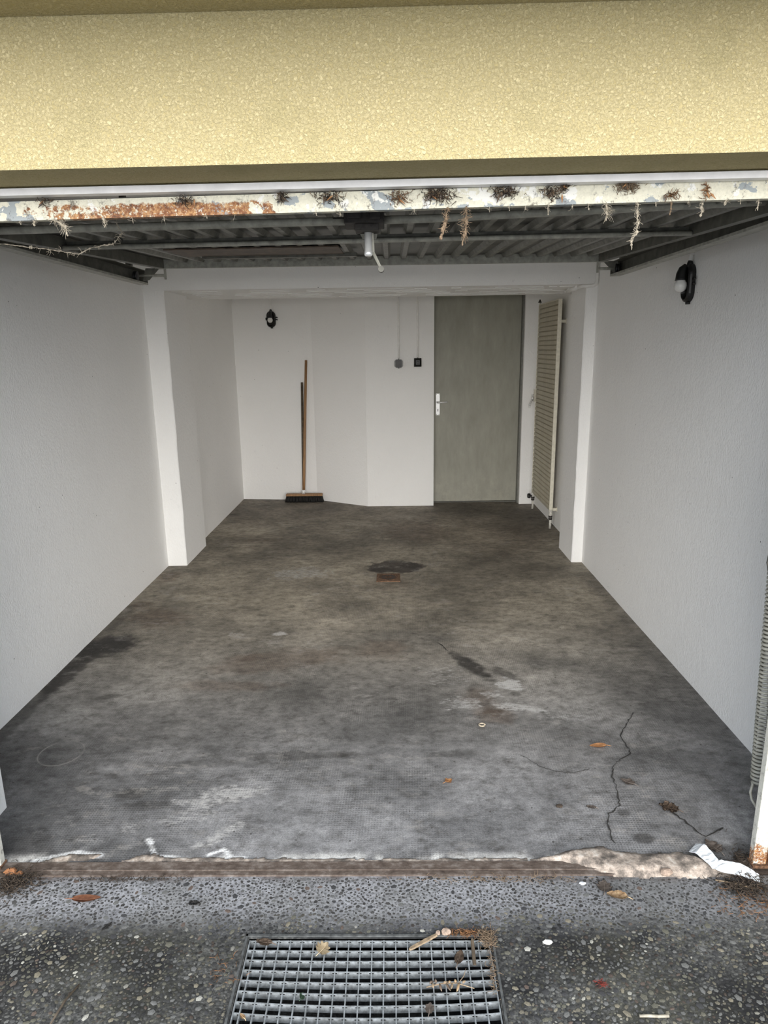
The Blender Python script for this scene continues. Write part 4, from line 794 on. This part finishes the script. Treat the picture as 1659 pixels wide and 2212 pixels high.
# dried herb lying on the grating
random.seed(9); hb_ = thing('dried_herb', 'dried herb stalk with withered pods lying on the grating', 'dried plant', (.14, 1.395, -.006))
part('stalk', T(([(.072, 1.392, -.003), (.11, 1.398, .002), (.15, 1.398, .004), (.195, 1.388, -.002)], [.0014, .0018, .0016, .001]), ([(.155, 1.398, .004), (.170, 1.412, .010), (.178, 1.432, .014)], [.0012, .001, .0006]), n=6), SPLINT, hb_)
for k in range(11):
    x = .08 + .085 * k / 10; s = -1 if k % 2 else 1; L = random.uniform(.018, .032); a = random.uniform(-.5, .5) + (-1.57 if s < 0 else 1.2); c = Vector((x, 1.397, .003)); e = c + Vector((math.cos(a) * L, math.sin(a) * L * (1 if s < 0 else .45), random.uniform(-.004, .008)))
    bm = bmesh.new(); tube(bm, [c, c.lerp(e, .35) + Vector((0, 0, .002)), c.lerp(e, .7), e], [.0008, .0036, .0028, .0004], 6); part('pod', bm, random.choice((SPLINT, L_TAN, L_BRN)), hb_)
# cobwebs and hanging litter on the door's edge
def cobweb(label, pts, r, seed, fuzz=14, lumps=6, mat=WEB, ln=.012):
    random.seed(seed); bm = bmesh.new(); P = []
    for a, b in zip(pts, pts[1:]):
        a, b = Vector(a), Vector(b); n = max(2, int((b - a).length / .006))
        for k in range(n): P.append(a.lerp(b, k / n) + Vector((random.gauss(0, .0012), random.gauss(0, .001), random.gauss(0, .0008))))
    P.append(Vector(pts[-1])); tube(bm, P, [r * random.uniform(.3, 1.3) for _ in P], 5)
    for _ in range(fuzz):
        p = random.choice(P[: max(2, int(len(P) * .8))]); d = Vector((random.gauss(0, 1), random.gauss(0, .5), random.gauss(-.3, 1))).normalized() * ln * random.uniform(.3, 1.2)
        tube(bm, [p, p + d * .5 + Vector((random.gauss(0, .002), 0, random.gauss(0, .002))), p + d], [r * .4, r * .35, r * .2], 3, False)
    for _ in range(lumps):
        p = random.choice(P); m = Matrix.Translation(p) @ Matrix.Diagonal((1, 1, random.uniform(.8, 2), 1)); bmesh.ops.create_icosphere(bm, subdivisions=1, radius=r * random.uniform(1, 2.2), matrix=m)
    o = part('cobweb', bm, mat); return tag(o, label, 'cobweb', 'dusty cobwebs hanging from the garage door')
ze = lambda x: dz(x, 1.832)
y = 1.834
cobweb('short cobweb at the far left of the door edge', [(-.915, y, ze(-.915)), (-.915, y, 1.922)], .0013, 51, 20, 5)
cobweb('bushy cobweb hanging from the rusty part of the door edge', [(-.86, y, ze(-.86)), (-.835, y, 1.915), (-.832, y, 1.895)], .0018, 52, 70, 12, ln=.022)
cobweb('long drooping cobweb slung below the left part of the door', [(-.75, 1.95, 1.948), (-.752, 2.0, 1.925), (-.80, 2.05, 1.905), (-.87, 2.05, 1.895), (-.905, 2.05, 1.878), (-.99, 2.05, 1.893), (-1.12, 2.0, 1.905)], .0015, 53, 70, 10, ln=.016)
cobweb('small cobweb right of the bushy one on the rusty door edge', [(-.735, y, ze(-.735)), (-.732, y, 1.925), (-.735, y, 1.912)], .0017, 54, 18, 6)
cobweb('thin cobweb left of the lock', [(-.40, y, ze(-.4)), (-.405, 1.85, 1.925)], .0007, 55, 4, 1)
cobweb('brown tapering cobweb hanging right of the lock', [(.143, y, ze(.143)), (.140, y, 1.918), (.134, y, 1.893), (.128, y, 1.875)], .0026, 56, 60, 16, WEBD, .014)
cobweb('long cobweb of plant fluff hanging right of the lock', [(.190, y, ze(.19)), (.193, y, 1.91), (.189, y, 1.885), (.183, y, 1.858)], .0022, 57, 90, 18, WEBD, .02)
cobweb('short cobweb with a white speck under the middle of the right half', [(.400, y, ze(.4)), (.399, y, 1.926)], .0012, 58, 14, 4)
cobweb('tangled cobweb with fibres below the large dry clump', [(.545, y, ze(.545)), (.548, y, 1.93), (.546, y, 1.912)], .0018, 59, 60, 10, WEB, .022)
cobweb('longest cobweb, hanging far below the right half of the door edge', [(.622, y, ze(.622)), (.625, y, 1.92), (.628, y, 1.90), (.624, y, 1.875), (.614, y, 1.858), (.616, y, 1.838)], .0020, 60, 60, 16, WEB, .014)
cobweb('cobweb with an orange flake left of the longest one', [(.708, y, ze(.708)), (.709, y, 1.935), (.706, y, 1.922)], .0015, 61, 16, 6, WEBD)
cobweb('lumpy cobweb below the upright orange flake', [(.786, y, ze(.786)), (.785, y, 1.935), (.784, y, 1.918)], .0018, 62, 20, 10)
cobweb('cobweb strand near the right end of the door edge', [(.926, y, ze(.926)), (.925, y, 1.945), (.926, y, 1.927)], .0012, 63, 10, 6)
cobweb('pale flock of web under the bottom edge near the right end', [(.845, y, ze(.845)), (.842, y, 1.945)], .0016, 64, 26, 6)
ORD = 'first second third fourth fifth sixth seventh eighth ninth tenth eleventh twelfth thirteenth fourteenth fifteenth'.split()
for k, x in enumerate((-.95, -.66, -.58, -.47, -.19, -.13, .06, .25, .30, .34, .46, .50, .67, .75, .88)):
    L = random.uniform(.006, .014); cobweb(f'tiny dusty web tuft on the door edge, {ORD[k]} of the tiny tufts from the left', [(x, y, ze(x)), (x + .001, y, ze(x) - L)], .0009, 80 + k, 6, 2)
# dry plant clumps stuck on the edge
def clump(label, x, z, rx, rz, n, seed, mats=(DIRT, WEBD)):
    random.seed(seed); g = thing('plant_clump', label, 'plant clump', (x, 1.826, z), 'dry plant clumps on the door edge')
    for q, (m_, f) in enumerate(zip(mats, (.6, .4))):
        bm = bmesh.new(); fibres(bm, (x, 1.826, z), (rx, .005, rz), int(n * f), .016, .0009, 1.0)
        for v in bm.verts:
            if v.co.y > 1.8305: v.co.y = 1.8305 - random.random() * .001
            v.co.z = min(v.co.z, 1.989 + .006 * v.co.x)
        part('fibres', bm, m_, g)
    for _ in range(max(2, n // 60)):
        L = random.uniform(.012, .026); c = Vector((x + random.gauss(0, rx * .5), 1.824, z + random.gauss(0, rz * .3))); a = random.uniform(-2.6, -.4); e = c + Vector((math.cos(a) * L, -.003, math.sin(a) * L)); bm = bmesh.new(); tube(bm, [c, c.lerp(e, .4), e], [.0006, .0028, .0004], 5); part('flake', bm, random.choice((L_BRN, L_OR, L_GR)), g)
clump('dark dry clump on the rusty stretch of the door edge', -.52, 1.972, .026, .010, 60, 90)
clump('small dark clump on the cream paint left of the rust', -.87, 1.975, .02, .008, 40, 91)
clump('thin dark clump right of the end of the rust', -.275, 1.978, .016, .012, 70, 92)
clump('brown clump on the door edge just left of the lock', -.155, 1.975, .034, .014, 110, 93)
clump('clump with orange needles right of the lock', .022, 1.972, .022, .016, 90, 94, (WEBD, NEEDLE))
clump('large dark nest of stalks right of the lock', .117, 1.976, .040, .016, 240, 95)
clump('dark nest above the right half of the door', .288, 1.978, .034, .013, 170, 96)
clump('brown clump with orange flakes on the right half of the door edge', .405, 1.976, .022, .014, 110, 97)
clump('dark tuft at the top of the door edge beside the orange flakes', .436, 1.990, .015, .008, 70, 98)
clump('large pale-brown dry clump below the frame strip', .592, 1.990, .030, .014, 230, 99, (WEBD, SPLINT))
clump('orange flake clump near the right end of the door edge', .79, 1.975, .008, .016, 40, 100, (NEEDLE, L_OR))
clump('small rusty tuft on the lower right half of the door edge', .705, 1.966, .014, .006, 50, 101, (NEEDLE, WEBD))
